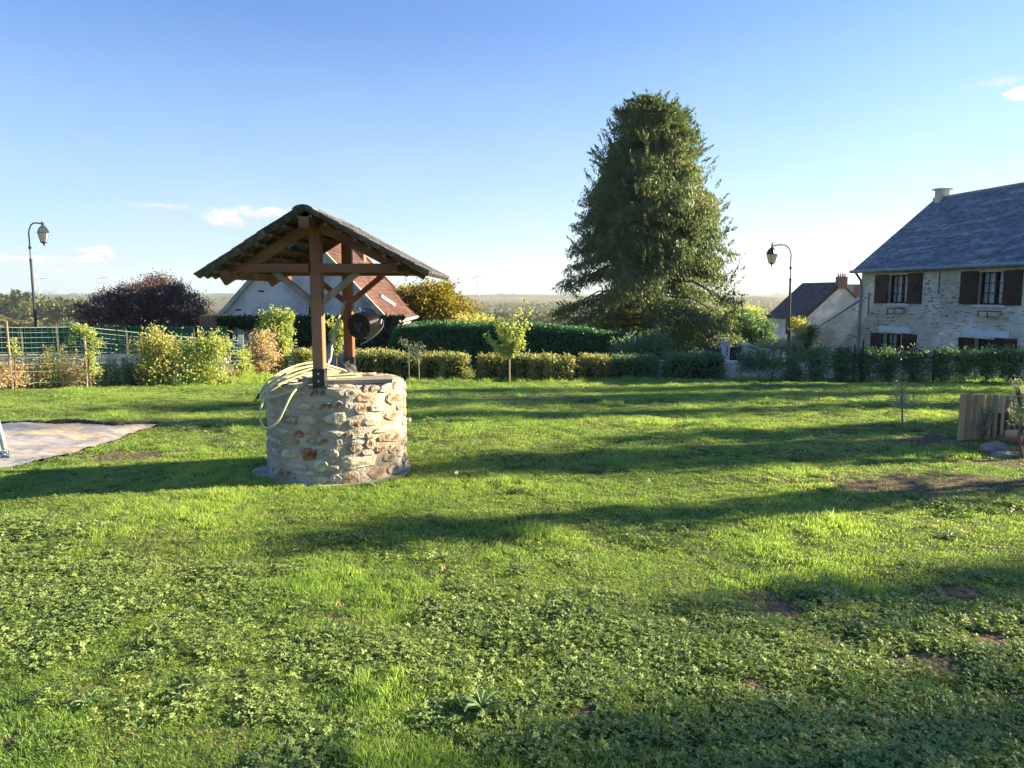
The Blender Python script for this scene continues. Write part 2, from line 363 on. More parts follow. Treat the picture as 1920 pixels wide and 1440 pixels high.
while len(r1.color_ramp.elements) < len(stp): r1.color_ramp.elements.new(.5)
for e, (p_, c_) in zip(r1.color_ramp.elements, stp): e.position = p_; e.color = (*c_, 1)
L(t, sr.outputs[0], r1.inputs[0])
n5 = N(t, 'ShaderNodeTexNoise'); n5.inputs['Scale'].default_value = .8; n5.inputs['Detail'].default_value = 8; L(t, g.outputs['Position'], n5.inputs[0])
near = RAMP(t, n5.outputs[0], [(.35, (.05, .075, .022)), (.65, (.11, .11, .05))])
sy = N(t, 'ShaderNodeSeparateXYZ'); L(t, g.outputs['Position'], sy.inputs[0])
fy_ = MA(t, 'DIVIDE', MA(t, 'SUBTRACT', sy.outputs[1], 120), 60, True)
L(t, MX(t, fy_, near, r1.outputs[0]), b.inputs['Base Color'])
LX0, LX1, LY0, LY1 = -19.0, 17.0, -6.0, 24.0
def terr(X, Y):
    z = gh(X, Y)
    ins = (X > LX0 + .3) & (X < LX1 - .3) & (Y > LY0 + .3) & (Y < LY1 - .3)
    return z - np.where(ins, .35, 0.0) - .02
xs = np.concatenate([-np.geomspace(4500, 24, 60), np.linspace(-22, 22, 45), np.geomspace(24, 4500, 60)])
ys = np.concatenate([-np.geomspace(650, 12, 18), np.linspace(-9, 40, 50), np.geomspace(42, 4350, 130)])
grid_mesh('ground', xs, ys, terr, fm)

# lawn soil sheet under the grass
lm = bpy.data.materials.new('lawn_thatch'); lm.use_nodes = True; t = lm.node_tree; b = t.nodes['Principled BSDF']; b.inputs['Roughness'].default_value = 1; b.inputs['Specular IOR Level'].default_value = .1
g = N(t, 'ShaderNodeNewGeometry')
ba = N(t, 'ShaderNodeAttribute', attribute_name='bare')
n1 = N(t, 'ShaderNodeTexNoise'); n1.inputs['Scale'].default_value = 24; n1.inputs['Detail'].default_value = 8; L(t, g.outputs['Position'], n1.inputs[0])
n2 = N(t, 'ShaderNodeTexNoise'); n2.inputs['Scale'].default_value = 1.1; n2.inputs['Detail'].default_value = 3; L(t, g.outputs['Position'], n2.inputs[0])
c1_ = RAMP(t, n1.outputs[0], [(.35, (.055, .085, .028)), (.5, (.095, .135, .04)), (.68, (.16, .15, .07))])
c2_ = RAMP(t, n2.outputs[0], [(.45, (.7, .7, .7)), (.7, (1.15, 1.05, .9))])
gr_ = MX(t, 1.0, c1_, c2_, 'MULTIPLY'); so2 = RAMP(t, n1.outputs[0], [(.35, (.065, .05, .035)), (.65, (.17, .135, .095))]); L(t, MX(t, ba.outputs['Fac'], gr_, so2), b.inputs['Base Color'])
bp = N(t, 'ShaderNodeBump'); bp.inputs['Strength'].default_value = .9; bp.inputs['Distance'].default_value = .03; L(t, n1.outputs[0], bp.inputs['Height']); L(t, bp.outputs[0], b.inputs['Normal'])
lawn_o = grid_mesh('lawn', np.arange(LX0, LX1 + .01, .12), np.arange(LY0, LY1 + .01, .12), gh, lm)

# masks on the lawn -------------------------------------------------
def ell(x, y, px, py, rx, ry):      # soft ellipse round a ground point seen at px,py
    cx, cy = gp(px, py)
    return np.exp(-(((x - cx) / rx) ** 2 + ((y - cy) / ry) ** 2) * 1.2)
def bare_mask(x, y):
    m = np.zeros_like(x)
    for e in [(1710, 905, 1.1, .45), (1780, 825, 1.0, .32), (1450, 1130, .13, .24), (1420, 1290, .09, .08), (1560, 1210, .14, .12), (1740, 1240, .17, .11), (1800, 1110, .16, .12), (240, 855, .55, .25), (1880, 870, .8, .2),
              (320, 790, .5, .2), (1010, 745, 1.3, .5), (640, 1165, .14, .07), (30, 1380, .08, .06), (1290, 1400, .07, .04), (1100, 1335, .07, .04), (820, 1130, .12, .06), (1860, 1200, .12, .13)]:
        m = np.maximum(m, ell(x, y, *e))
    return np.clip(m * 1.7 * (0.45 + fbm(x, y, 5., 21, 2)), 0, 1)
def clover_mask(x, y):
    m = np.zeros_like(x)
    for e in [(1300, 1330, 1.5, .75), (900, 1200, .8, .5), (1650, 1180, .9, .7), (60, 1090, 1.1, .9), (1260, 1020, .5, .3), (650, 1400, .35, .3), (1500, 1250, .8, .8), (80, 1000, .8, .4), (1850, 950, .6, .4), (1750, 1390, .9, .5), (1150, 1180, .5, .4), (500, 1330, .15, .15)]:
        m = np.maximum(m, ell(x, y, *e))
    return np.clip((m * .9 + (fbm(x, y, .8, 33, 2) - .5) * .9 + (fbm(x, y, 4.5, 35, 2) - .5) * 1.1) * 1.4 - .25, 0, 1)
_v = np.empty(len(lawn_o.data.vertices) * 3, np.float32); lawn_o.data.vertices.foreach_get('co', _v); _v = _v.reshape(-1, 3)
_a = lawn_o.data.attributes.new('bare', 'FLOAT', 'POINT'); _a.data.foreach_set('value', np.clip(bare_mask(_v[:, 0].astype(float), _v[:, 1].astype(float)) * 1.3, 0, 1).astype(np.float32))
TARP = [(-120, 801), (0, 800), (60, 798), (130, 797), (165, 798.5), (210, 803), (250, 802), (300, 801), (268, 808), (240, 818), (215, 831), (165, 846), (110, 860), (60, 871), (0, 883), (-120, 896)]
TG = np.array([gp(*p) for p in TARP])
def in_poly(x, y, P):
    r = np.zeros(np.shape(x), bool); n = len(P)
    for i in range(n):
        x0, y0 = P[i]; x1, y1 = P[(i + 1) % n]
        if y0 == y1: continue
        c = ((y0 > y) != (y1 > y)) & (x < (x1 - x0) * (y - y0) / (y1 - y0) + x0); r ^= c
    return r

# grass, clover: prototypes kept in a collection that only feeds the scatter
PROTO = bpy.data.collections.new('lawn_plants')
gm = leafmat('grass_blade', [(.095, .185, .06), (.19, .31, .08), (.33, .44, .11), (.47, .51, .18)], trans=.5, nsc=.55, objr=True, rough=.5, tcol=1.6)
cm = leafmat('clover_leaf', [(.12, .20, .065), (.22, .31, .095), (.36, .43, .15)], trans=.35, nsc=1.2, objr=True, rough=.5)
dm = leafmat('dry_straw', [(.30, .24, .12), (.38, .31, .17), (.22, .16, .08)], trans=.2, nsc=1)
def blade_proto(nb, rad, h0, h1, w, lean, seed, m=None, flat=0.0):
    r = np.random.default_rng(seed); V = []; Fc = []
    for i in range(nb):
        a = r.uniform(0, 6.28); d = rad * math.sqrt(r.random()); bx, by = d * math.cos(a), d * math.sin(a)
        la = r.uniform(0, 6.28); ln = lean * r.uniform(.2, 1.3); h = r.uniform(h0, h1) * (1 - .3 * d / rad); ww = w * r.uniform(.6, 1.3)
        s = (-math.sin(la + r.normal() * .6) * ww / 2, math.cos(la + r.normal() * .6) * ww / 2)
        b0 = len(V)
        for k, (tt, wk) in enumerate([(0, .8), (.55, 1.0)]):
            ox, oy, z = math.cos(la) * ln * h * tt ** 1.8, math.sin(la) * ln * h * tt ** 1.8, h * tt * (1 - .25 * tt * ln)
            V += [(bx + ox - s[0] * wk, by + oy - s[1] * wk, z), (bx + ox + s[0] * wk, by + oy + s[1] * wk, z)]
        V.append((bx + math.cos(la) * ln * h, by + math.sin(la) * ln * h, h * (1 - .35 * ln)))
        Fc += [(b0, b0 + 1, b0 + 3, b0 + 2), (b0 + 2, b0 + 3, b0 + 4)]
    me = bpy.data.meshes.new('blades'); me.from_pydata(V, [], Fc); me.materials.append(m or gm)
    return me
def clover_proto(n, rad, seed, sz=.0074):
    r = np.random.default_rng(seed); V = []; Fc = []
    for i in range(n):
        a = r.uniform(0, 6.28); d = rad * math.sqrt(r.random()); c = Vector((d * math.cos(a), d * math.sin(a), r.uniform(.008, .034)))
        tilt = Euler((r.normal() * .35, r.normal() * .35, r.uniform(0, 6.28))).to_matrix(); q = sz * r.uniform(.7, 1.3)
        for k in range(3):
            rt = Matrix.Rotation(k * 2.094, 3, 'Z')
            pts = [(0, 0, 0), (.75, -.62, .16), (1.55, -.5, .1), (1.42, 0, -.08), (1.55, .5, .1), (.75, .62, .16)]
            b0 = len(V)
            for p in pts: V.append(tuple(c + tilt @ (rt @ (Vector(p) * q))))
            Fc += [(b0, b0 + 1, b0 + 2, b0 + 3), (b0, b0 + 3, b0 + 4, b0 + 5)]
    me = bpy.data.meshes.new('trefoils'); me.from_pydata(V, [], Fc); me.materials.append(cm)
    return me
def scatter(name, P, rot, scl, idx, meshes, kind='stuff'):
    """one object whose points each carry one of the little plants"""
    me = bpy.data.meshes.new(name); n = len(P); me.vertices.add(n); me.vertices.foreach_set('co', np.asarray(P, np.float32).ravel())
    for nm, arr, ty in (('rot', rot, 'FLOAT_VECTOR'), ('scl', scl, 'FLOAT_VECTOR')):
        a = me.attributes.new(nm, ty, 'POINT'); a.data.foreach_set('vector', np.asarray(arr, np.float32).ravel())
    a = me.attributes.new('idx', 'INT', 'POINT'); a.data.foreach_set('value', np.asarray(idx, np.int32))
    o = link(bpy.data.objects.new(name, me)); o['kind'] = kind
    c = bpy.data.collections.new(name + '_plants')
    for i, m in enumerate(meshes):
        q = bpy.data.objects.new('%s_plant_%02d' % (name, i), m); c.objects.link(q)
    ng = bpy.data.node_groups.new(name, 'GeometryNodeTree')
    ng.interface.new_socket('Geometry', in_out='INPUT', socket_type='NodeSocketGeometry'); ng.interface.new_socket('Geometry', in_out='OUTPUT', socket_type='NodeSocketGeometry')
    gi = ng.nodes.new('NodeGroupInput'); go = ng.nodes.new('NodeGroupOutput'); ip = ng.nodes.new('GeometryNodeInstanceOnPoints'); ci = ng.nodes.new('GeometryNodeCollectionInfo')
    ci.inputs['Collection'].default_value = c; ci.inputs['Separate Children'].default_value = True; ci.inputs['Reset Children'].default_value = True
    def na(nm, ty):
        q = ng.nodes.new('GeometryNodeInputNamedAttribute'); q.data_type = ty; q.inputs[0].default_value = nm; return q.outputs[0]
    er = ng.nodes.new('FunctionNodeEulerToRotation')
    ng.links.new(gi.outputs[0], ip.inputs['Points']); ng.links.new(ci.outputs[0], ip.inputs['Instance']); ip.inputs['Pick Instance'].default_value = True
    ng.links.new(na('idx', 'INT'), ip.inputs['Instance Index']); ng.links.new(na('rot', 'FLOAT_VECTOR'), er.inputs[0]); ng.links.new(er.outputs[0], ip.inputs['Rotation'])
    ng.links.new(na('scl', 'FLOAT_VECTOR'), ip.inputs['Scale']); ng.links.new(ip.outputs[0], go.inputs[0])
    md = o.modifiers.new('plants', 'NODES'); md.node_group = ng
    return o
WELL_C = (-1.69, 7.07)
def clear_of(x, y):
    ok = np.hypot(x - WELL_C[0], y - WELL_C[1]) > .735
    return ok & ~in_poly(x, y, TG)
def band(y0, y1, dens, marg=2.5):
    n = int((y1 - y0) * ((y0 + y1) * .74 + 2 * marg) * dens); y = rng.uniform(y0, y1, n * 2); x = rng.uniform(-1, 1, n * 2) * (y1 * .74 + marg)
    k = np.abs(x) < y * .74 + marg; x, y = x[k][:n], y[k][:n]
    k = (y < 23.3) & (x > LX0) & (x < LX1); return x[k], y[k]
gp_meshes = [blade_proto(44, .055, .026, .060, .0030, .75, s) for s in range(4)] + [blade_proto(44, .05, .050, .095, .0034, .7, 10 + s) for s in range(2)]
cl_meshes = [clover_proto(24, .065, 30 + s) for s in range(4)]
Pg = []; Rg = []; Sg = []; Ig = []; Pc = []; Rc = []; Sc = []; Ic = []
for (y0, y1, dens, s) in [(1.3, 4.2, 620, 1.0), (4.2, 7.5, 380, 1.2), (7.5, 12, 150, 1.6), (12, 17, 80, 2.1), (17, 23.4, 50, 2.7)]:
    x, y = band(y0, y1, dens, 2.0 if y0 < 7 else 3.0)
    k = clear_of(x, y); x, y = x[k], y[k]
    bm_, cv = bare_mask(x, y), clover_mask(x, y); u = rng.random(len(x))
    keep = u > bm_ * .93
    x, y, cv = x[keep], y[keep], cv[keep]; u2 = rng.random(len(x)); cl = u2 < cv * .80
    tall = np.clip(fbm(x, y, 1.7, 50, 2) * 2.4 - .9, .35, 1.7)
    for (px, py, rr) in [(610, 1080, .25), (1090, 1310, .22), (560, 1110, .3), (480, 1105, .15), (1560, 925, .25), (1000, 1010, .3), (60, 1390, .3), (820, 870, .3)]:
        cx, cy = gp(px, py); tall = tall + .38 * np.exp(-((x - cx) ** 2 + (y - cy) ** 2) / rr ** 2)
    z = gh(x, y)
    for sel, P_, R_, S_l, I_ in ((~cl, Pg, Rg, Sg, Ig), (cl, Pc, Rc, Sc, Ic)):
        n = sel.sum(); P_.append(np.stack([x[sel], y[sel], z[sel] - .002], -1)); R_.append(np.stack([rng.normal(0, .12, n), rng.normal(0, .12, n), rng.uniform(0, 6.28, n)], -1))
        sc = s * rng.uniform(.8, 1.3, n); hz = (sc ** .45) * (tall[sel] if sel is not cl else 1.0)
        S_l.append(np.stack([sc, sc, hz], -1))
        if sel is cl: I_.append(rng.integers(0, 4, n))
        else: I_.append(np.where(tall[sel] * rng.uniform(.7, 1.2, n) > 1.15, rng.integers(4, 6, n), rng.integers(0, 4, n)))
cat = np.concatenate
g_o = scatter('grass', cat(Pg), cat(Rg), cat(Sg), cat(Ig), gp_meshes)
g_o['label'] = 'short uneven lawn grass covering the garden'; g_o['category'] = 'grass'
c_o = scatter('clover', cat(Pc), cat(Rc), cat(Sc), cat(Ic), cl_meshes)
c_o['label'] = 'clover patches mixed into the lawn'; c_o['category'] = 'clover'
x, y = band(1.3, 14, 9); k = clear_of(x, y); x, y = x[k], y[k]; n = len(x)
s_o = scatter('dry_grass', np.stack([x, y, gh(x, y)], -1), np.stack([rng.normal(0, .3, n), rng.normal(0, .3, n), rng.uniform(0, 6, n)], -1), np.repeat(rng.uniform(.7, 1.8, n)[:, None], 3, 1) * [1, 1, .8], rng.integers(0, 2, n),
              [blade_proto(7, .05, .02, .06, .003, 1.3, 70 + s, dm) for s in range(2)])
s_o['label'] = 'dry straw blades lying in the lawn'; s_o['category'] = 'grass'
# long rough grass along the lawn's far edge and the fence on the left
x = cat([rng.uniform(-17, -3, 2600), rng.uniform(-3, 16, 1500)]); y = cat([rng.uniform(0, 1, 2600) * 2.2, 20.9 + rng.uniform(0, 1.6, 1500)])
y[:2600] = 16.2 + (x[:2600] + 13) * .62 + y[:2600]; k = (y < 24) & (y > 12); x, y = x[k], y[k]; n = len(x); sc = rng.uniform(1.6, 3.2, n); hz = np.where(x < -3, rng.uniform(1.8, 5.5, n), rng.uniform(1.3, 3, n))
r_o = scatter('rough_grass', np.stack([x, y, gh(x, y)], -1), np.stack([np.zeros(n), np.zeros(n), rng.uniform(0, 6, n)], -1), np.stack([sc, sc, hz], -1), rng.integers(0, 3, n), gp_meshes[3:6])
r_o['label'] = 'rough longer grass along the far edge of the lawn'; r_o['category'] = 'grass'

# weed membrane on bare ground at the left
tm = mat('woven_membrane', (.36, .35, .36), (.25, .25, .275), sc=2.2, rough=.8, bump=.5, bsc=9, stretch=(1, 2.2, 1), c3=(.50, .40, .27), sc3=1.3, lo3=.50, hi3=.60, det=7)
xg = np.arange(TG[:, 0].min(), TG[:, 0].max(), .02); yg = np.arange(TG[:, 1].min(), TG[:, 1].max(), .02)
tz = lambda X, Y: gh(X, Y) + .035 + (fbm(X, Y * 2.4, 2.2, 61, 3) - .5) * .05 + (fbm(X, Y * 3, 9, 64, 2) - .5) * .012
to = grid_mesh('weed_membrane', xg, yg, tz, tm, kind=None, keep=lambda a, b_: in_poly(a, b_, TG))
tag(to, 'grey weed membrane smeared with sand lying on the lawn at far left', 'ground sheet')
# sod edge behind it
sb = MB(); pr = [gp(p, q) for p, q in [(-60, 800), (0, 799), (60, 797), (130, 796), (165, 797.5), (210, 802), (250, 801), (300, 800)]]
pts = []
for i in range(len(pr) - 1):
    for k in range(6):
        f = k / 6; pts.append((pr[i][0] * (1 - f) + pr[i + 1][0] * f, pr[i][1] * (1 - f) + pr[i + 1][1] * f))
sb.tube([(p[0], p[1] + .03, g1(*p) + .01 + .02 * random.random()) for p in pts], [.035 + .03 * random.random() for _ in pts], 6)
so_ = sb.build('soil', M['soil'], None); so_['kind'] = 'structure'

# ------------------------------------------------------------------ the stone well
WX, WY, WR = WELL_C[0], WELL_C[1], .645
WZ = .832                                   # top of the masonry
well = thing('wishing_well', (WX, WY, 0), 'round rubble stone well with a tiled gable roof on two timber posts', 'well')
# masonry drum
na, nzr = 120, 30; V = []; Fq = []
for j in range(nzr + 1):
    z = -.12 + (WZ + .12) * j / nzr
    for i in range(na):
        a = 2 * math.pi * i / na; rr = WR + (float(vnoise(i * .35, z * 14, 1, 3)) - .5) * .022 + (float(vnoise(i * 1.1, z * 40, 1, 5)) - .5) * .010 + max(0, .05 - z) * .14
        if j == nzr: rr -= .015
        V.append((WX + rr * math.cos(a), WY + rr * math.sin(a), z))
for j in range(nzr):
    for i in range(na): Fq.append((j * na + i, j * na + (i + 1) % na, (j + 1) * na + (i + 1) % na, (j + 1) * na + i))
np_mesh('masonry', np.array(V), np.array(Fq), M['mortar'], well, smooth=True)
# top ring and floor of the shaft
mb = MB(); n = 60; ro, ri = WR - .012, .40
vs = [(WX + ro * math.cos(6.283 * i / n), WY + ro * math.sin(6.283 * i / n), WZ - .004) for i in range(n)] + [(WX + ri * math.cos(6.283 * i / n), WY + ri * math.sin(6.283 * i / n), WZ + .004 + .01 * random.random()) for i in range(n)] + \
     [(WX + ri * math.cos(6.283 * i / n), WY + ri * math.sin(6.283 * i / n), -.1) for i in range(n)]
fs = [(i, (i + 1) % n, n + (i + 1) % n, n + i) for i in range(n)] + [(n + i, n + (i + 1) % n, 2 * n + (i + 1) % n, 2 * n + i) for i in range(n)] + [tuple(range(2 * n, 3 * n))]
mb.add(vs, fs); mb.build('coping', M['concrete'], well)
# concrete apron
pr = []
for i in range(48):
    a = 6.283 * i / 48; rr = WR + .03 + .05 * float(vnoise(i * .4, 2, 1, 8)) + .10 * math.exp(-((a - 3.35) / .35) ** 2) + .05 * math.exp(-((a - 5.9) / .3) ** 2)
    pr.append((WX + rr * math.cos(a), WY + rr * math.sin(a), -.12))
MB().prism(pr, (0, 0, .085)).build('apron', M['concrete'], well)

def stone_mesh(w, h, dpt, seed, rad=None):
    """irregular flattish stone, x across, z up, outward -y; follows a drum of radius rad"""
    r = random.Random(seed); n = r.randint(8, 10); ring = []
    ph = r.uniform(0, 6.28)
    for i in range(n):
        a = 2 * math.pi * i / n + r.uniform(-.18, .18)
        e = 1.0 / max(abs(math.cos(a)) ** 2.6 + abs(math.sin(a)) ** 2.6, .01) ** (1 / 2.6)
        q = e * r.uniform(.72, 1.12); ring.append((math.cos(a) * w / 2 * q, math.sin(a) * h / 2 * q))
    def sag(x): return (rad - math.sqrt(max(rad * rad - x * x, 0))) if rad else 0.0
    V = []; Fc = []
    for (sc, dy) in ((1.0, .025), (.98, -dpt * .5), (.80, -dpt * .95)):
        for (x, z) in ring:
            k = r.uniform(.93, 1.07) if sc < .9 else 1
            V.append((x * sc * k, dy + sag(x * sc) + (r.uniform(-.18, .18) * dpt if dy < 0 else 0), z * sc * k))
    m = len(V); inner = []
    for i in range(4):
        a = ph + i * 1.57; x, z = math.cos(a) * w * .17, math.sin(a) * h * .17
        V.append((x, -dpt * r.uniform(.75, 1.35) + sag(x), z)); inner.append(m + i)
    for s in (0, 1):
        for i in range(n): Fc.append((s * n + i, s * n + (i + 1) % n, (s + 1) * n + (i + 1) % n, (s + 1) * n + i))
    # fan from top ring to the inner quad
    def near(i):
        x, z = V[2 * n + i][0], V[2 * n + i][2]; return min(inner, key=lambda q: (V[q][0] - x) ** 2 * (h / w) ** 2 + (V[q][2] - z) ** 2)
    for i in range(n):
        a, b_ = near(i), near((i + 1) % n); i0, i1 = 2 * n + i, 2 * n + (i + 1) % n
        Fc.append((i0, i1, b_) if a == b_ else (i0, i1, b_, a))
    Fc.append(tuple(inner))
    me = bpy.data.meshes.new('stone'); me.from_pydata(V, [], Fc); return me
CST = """430 410 150 70 W;585 430 150 60 W;745 440 90 90 B;830 440 60 70 B;960 435 190 90 G;1100 440 120 70 W;1240 400 60 60 D;1320 395 90 60 D;1425 400 110 60 W;1515 370 40 60 D;
1230 480 160 80 T;360 515 90 70 T;645 560 180 60 G;840 560 150 70 B;985 550 90 80 B;1190 590 130 90 B;1350 580 130 70 G;1480 500 100 100 R;1550 570 40 60 R;335 620 90 80 W;345 700 80 60 G;520 690 150 80 D;
680 695 170 80 G;945 680 220 100 W;1130 735 110 80 B;1310 710 180 70 G;1475 655 120 80 R;455 800 80 70 G;595 820 120 70 R;730 805 150 60 T;925 825 190 60 G;1165 850 100 45 G;1265 845 90 60 D;1430 780 170 60 G;
1500 860 130 80 B;370 880 120 70 G;550 905 90 60 T;730 895 100 50 D;835 895 100 60 B;985 905 60 50 W;1155 910 120 50 G;1270 920 60 90 R;785 955 110 55 G;390 995 60 60 W;510 1020 130 90 W;700 1025 150 110 X;
860 1010 50 50 D;935 1010 100 70 G;1145 965 110 80 D;1375 970 110 70 R;1490 975 80 80 B;1460 1050 110 70 B;590 1130 180 80 G;820 1125 120 100 W;940 1145 100 50 G;1180 1100 330 110 W;430 1200 200 80 B;1105 1235 180 130 T;
800 1255 180 60 G;960 1245 120 80 G;1340 1200 150 110 T;1500 1160 100 80 B;1060 560 70 60 G;480 600 90 50 G;1080 830 90 50 D;640 980 60 40 T;1260 1010 130 50 G;690 1200 120 50 G;1390 870 70 50 T"""
front = []
for s in CST.replace('\n', '').split(';'):
    if not s.strip(): continue
    cx, cy, w, h, k = s.split(); px = 440 + float(cx) / 5.053; py = 650 + float(cy) / 5.053
    u, dy, dz = rays(px, py); ox, oy = -WX, -WY
    A = u * u + dy * dy; B = 2 * (u * ox + dy * oy); C_ = ox * ox + oy * oy - WR * WR; D_ = B * B - 4 * A * C_
    if D_ < 0: D_ = 0
    kk = (-B - math.sqrt(D_)) / (2 * A); P = Vector((u * kk, dy * kk, CZ + dz * kk)); a = math.atan2(P.y - WY, P.x - WX)
    sc = kk / F / 5.053; view = math.atan2(-P.y, -P.x); co = max(math.cos(a - view), .45)
    front.append((a, P.z, float(w) * sc / co, float(h) * sc, k))
used = [(a, z, w) for a, z, w, h, k in front]
for j in range(9):                       # the side turned away
    z = .06 + j * .088; a = -.35 + (j % 2) * .1
    while a < math.pi + .35:
        w = random.uniform(.08, .22)
        if all(abs((a - q[0] + math.pi) % 6.283 - math.pi) * WR > (w + q[2]) / 2 or abs(z - q[1]) > .07 for q in used):
            front.append((a, z + random.uniform(-.01, .01), w, random.uniform(.05, .08), random.choice('WGDBBTRG')))
        a += (w + .035) / WR
for i, (a, z, w, h, k) in enumerate(front):
    h = min(h * 1.06, 2 * (WZ - z) + .004)
    me = stone_mesh(w * 1.22, h * 1.12, .021, 100 + i, WR); me.materials.append(SM[k])
    o = bpy.data.objects.new('stone', me); link(o, well); rr = WR - .004
    o.location = (rr * math.cos(a), rr * math.sin(a), z); o.rotation_euler = (0, random.uniform(-.06, .06), a + math.pi / 2)
# flat stones bedded on the rim
for i in range(22):
    a = 6.283 * i / 22 + random.uniform(-.05, .05)
    me = stone_mesh(random.uniform(.11, .17), random.uniform(.10, .16), .016, 500 + i); me.materials.append(SM[random.choice('WWGGTD')])
    o = bpy.data.objects.new('stone', me); link(o, well); o.location = ((WR - .10) * math.cos(a), (WR - .10) * math.sin(a), WZ - .006); o.rotation_euler = (-math.pi / 2, 0, a + math.pi / 2)

PX = WX; PYF = 6.47; PYR = 7.68
ZT = 1.865                                   # tie beam axis height
def up_to(z, x, y0): return [(x, y0, WZ), (x, y0, z)]
for (y0, top) in ((PYF, 2.245), (PYR, 2.245)):
    MB().beam((PX, y0, WZ + .13), (PX, y0, top), .098, .098, up=(0, 1, 0)).build('post', M['wood'], well)
    sh = MB(); z0 = WZ
    sh.box(PX - .053, PX + .053, y0 - .053, y0 - .0495, z0, z0 + .165); sh.box(PX - .053, PX + .053, y0 + .0495, y0 + .053, z0, z0 + .165)
    sh.box(PX - .053, PX - .0495, y0 - .0495, y0 + .0495, z0, z0 + .165); sh.box(PX + .0495, PX + .053, y0 - .0495, y0 + .0495, z0, z0 + .165)
    sh.box(PX - .075, PX + .075, y0 - .075, y0 + .075, z0 - .002, z0 + .006)
    s_ = sh.build('post_shoe', M['blackmetal'], well)
    bo = MB()
    for zz in (.055, .12): bo.lathe((PX, y0 - .053, z0 + zz), (0, -1, 0), [(.011, 0), (.011, .008), (.006, .012)], 6)
    bo.build('bolt', M['steel'], s_)
# tie beams, one behind each front face
for y0, x0, x1 in ((PYF, -.815, .80), (PYR, -.80, .83)):
    MB().beam((PX + x0, y0 - .06, ZT), (PX - .0495, y0 - .06, ZT), .055, .075).build('tie_beam', M['wood_h'], well)
    MB().beam((PX + .0495, y0 - .06, ZT), (PX + x1, y0 - .06, ZT), .055, .075).build('tie_beam', M['wood_h'], well)
MB().prism([(PX - .895, PYF - .0885, ZT - .030), (PX - .816, PYF - .0885, ZT - .036), (PX - .816, PYF - .0885, ZT + .036), (PX - .865, PYF - .0885, ZT + .03)], (0, .05, 0)).build('sawn_end', M['paleend'], well)
# knee braces
for y0, mm in ((PYF, M['greywood']), (PYR, M['wood'])):
    for s in (-1, 1):
        MB().beam((PX + s * .045, y0 + .002, 1.575), (PX + s * .36, y0 + .002, 1.835), .055, .052).build('brace', mm, well)
# roof: ridge along Y
YF, YB = 6.09, 8.02; ZR = 2.325; TAN = .58; TL = {-1: .625, 1: .535}
zr_ = ZR - .055
MB().beam((PX, YF + .02, zr_ - .045), (PX, YB - .03, zr_ - .045), .085, .085).build('ridge_beam', M['wood_h'], well)
for y0 in (PYF, PYR):
    for s, ln in ((-1, .86), (1, .88)):
        MB().beam((PX + s * .05, y0 - .022 if y0 == PYF else y0, zr_ - .020 - .05 * TL[s]), (PX + s * .80, y0 - .022 if y0 == PYF else y0, zr_ - .020 - .80 * TL[s]), .06, .075).build('rafter', M['wood_h'], well)
for s in (-1, 1):                            # eaves purlins with sawn ends, battens
    x = PX + s * .70; z = zr_ - .030 - .70 * TL[s]
    MB().beam((x, YF + .12, z), (x, YB - .04, z), .07, .07).build('purlin', M['wood_h'], well)
    for k in range(7):
        q = .05 + k * .118
        MB().beam((PX + s * q, YF + .05, zr_ + .030 - q * TL[s]), (PX + s * q, YB - .02, zr_ + .030 - q * TL[s]), .03, .02).build('batten', M['wood_h'], well)
# tiles
def tile_mesh(wd, ln):
    n = 8; V = []; Fc = []
    for (yy, dz) in ((0, 0), (ln, 0)):
        for th in (0, .010):
            for i in range(n + 1):
                f = i / n; V.append((yy, f * wd, .018 * math.cos(2 * math.pi * f) + th))
    k = n + 1
    for i in range(n):
        Fc.append((i, i + 1, 2 * k + i + 1, 2 * k + i)); Fc.append((k + i, 3 * k + i, 3 * k + i + 1, k + i + 1))
        Fc.append((i, k + i, k + i + 1, i + 1)); Fc.append((2 * k + i, 2 * k + i + 1, 3 * k + i + 1, 3 * k + i))
    Fc.append((0, 2 * k, 3 * k, k)); Fc.append((n, k + n, 3 * k + n, 2 * k + n))
    me = bpy.data.meshes.new('roof_tile'); me.from_pydata(V, [], Fc); me.materials.append(M['tile'])
    me.polygons.foreach_set('use_smooth', [False] * len(me.polygons)); return me
ncol = 12; wd = (YB - YF) / ncol; tms = tile_mesh(wd, .175); ang = R(30.2)
for s, nr, ex in ((-1, 8, .125), (1, 8, .138)):
    TAN = TL[s]; ang = math.atan(TAN)
    for r_ in range(nr):
        for c in range(ncol):
            if s == -1 and (r_, c) in ((3, 6),): continue        # a slipped tile lets the sky through
            o = bpy.data.objects.new('roof_tile', tms); link(o, well)
            q0 = r_ * ex * math.cos(ang)
            x = PX + s * (q0 + random.uniform(-.003, .003)); z = zr_ + .066 - q0 * TAN
            rot = Matrix.Rotation(s * (ang - .035), 4, 'Y')
            mtx = Matrix.Translation(Vector((x, YF + c * wd + random.uniform(-.003, .003), z)) - Vector((WX, WY, 0))) @ rot
            if s == -1: mtx = mtx @ Matrix.Rotation(math.pi, 4, 'Z') @ Matrix.Translation((0, -wd, 0))
            tl = Matrix.Rotation(random.uniform(-.012, .012), 4, 'X')
            o.matrix_local = mtx @ tl
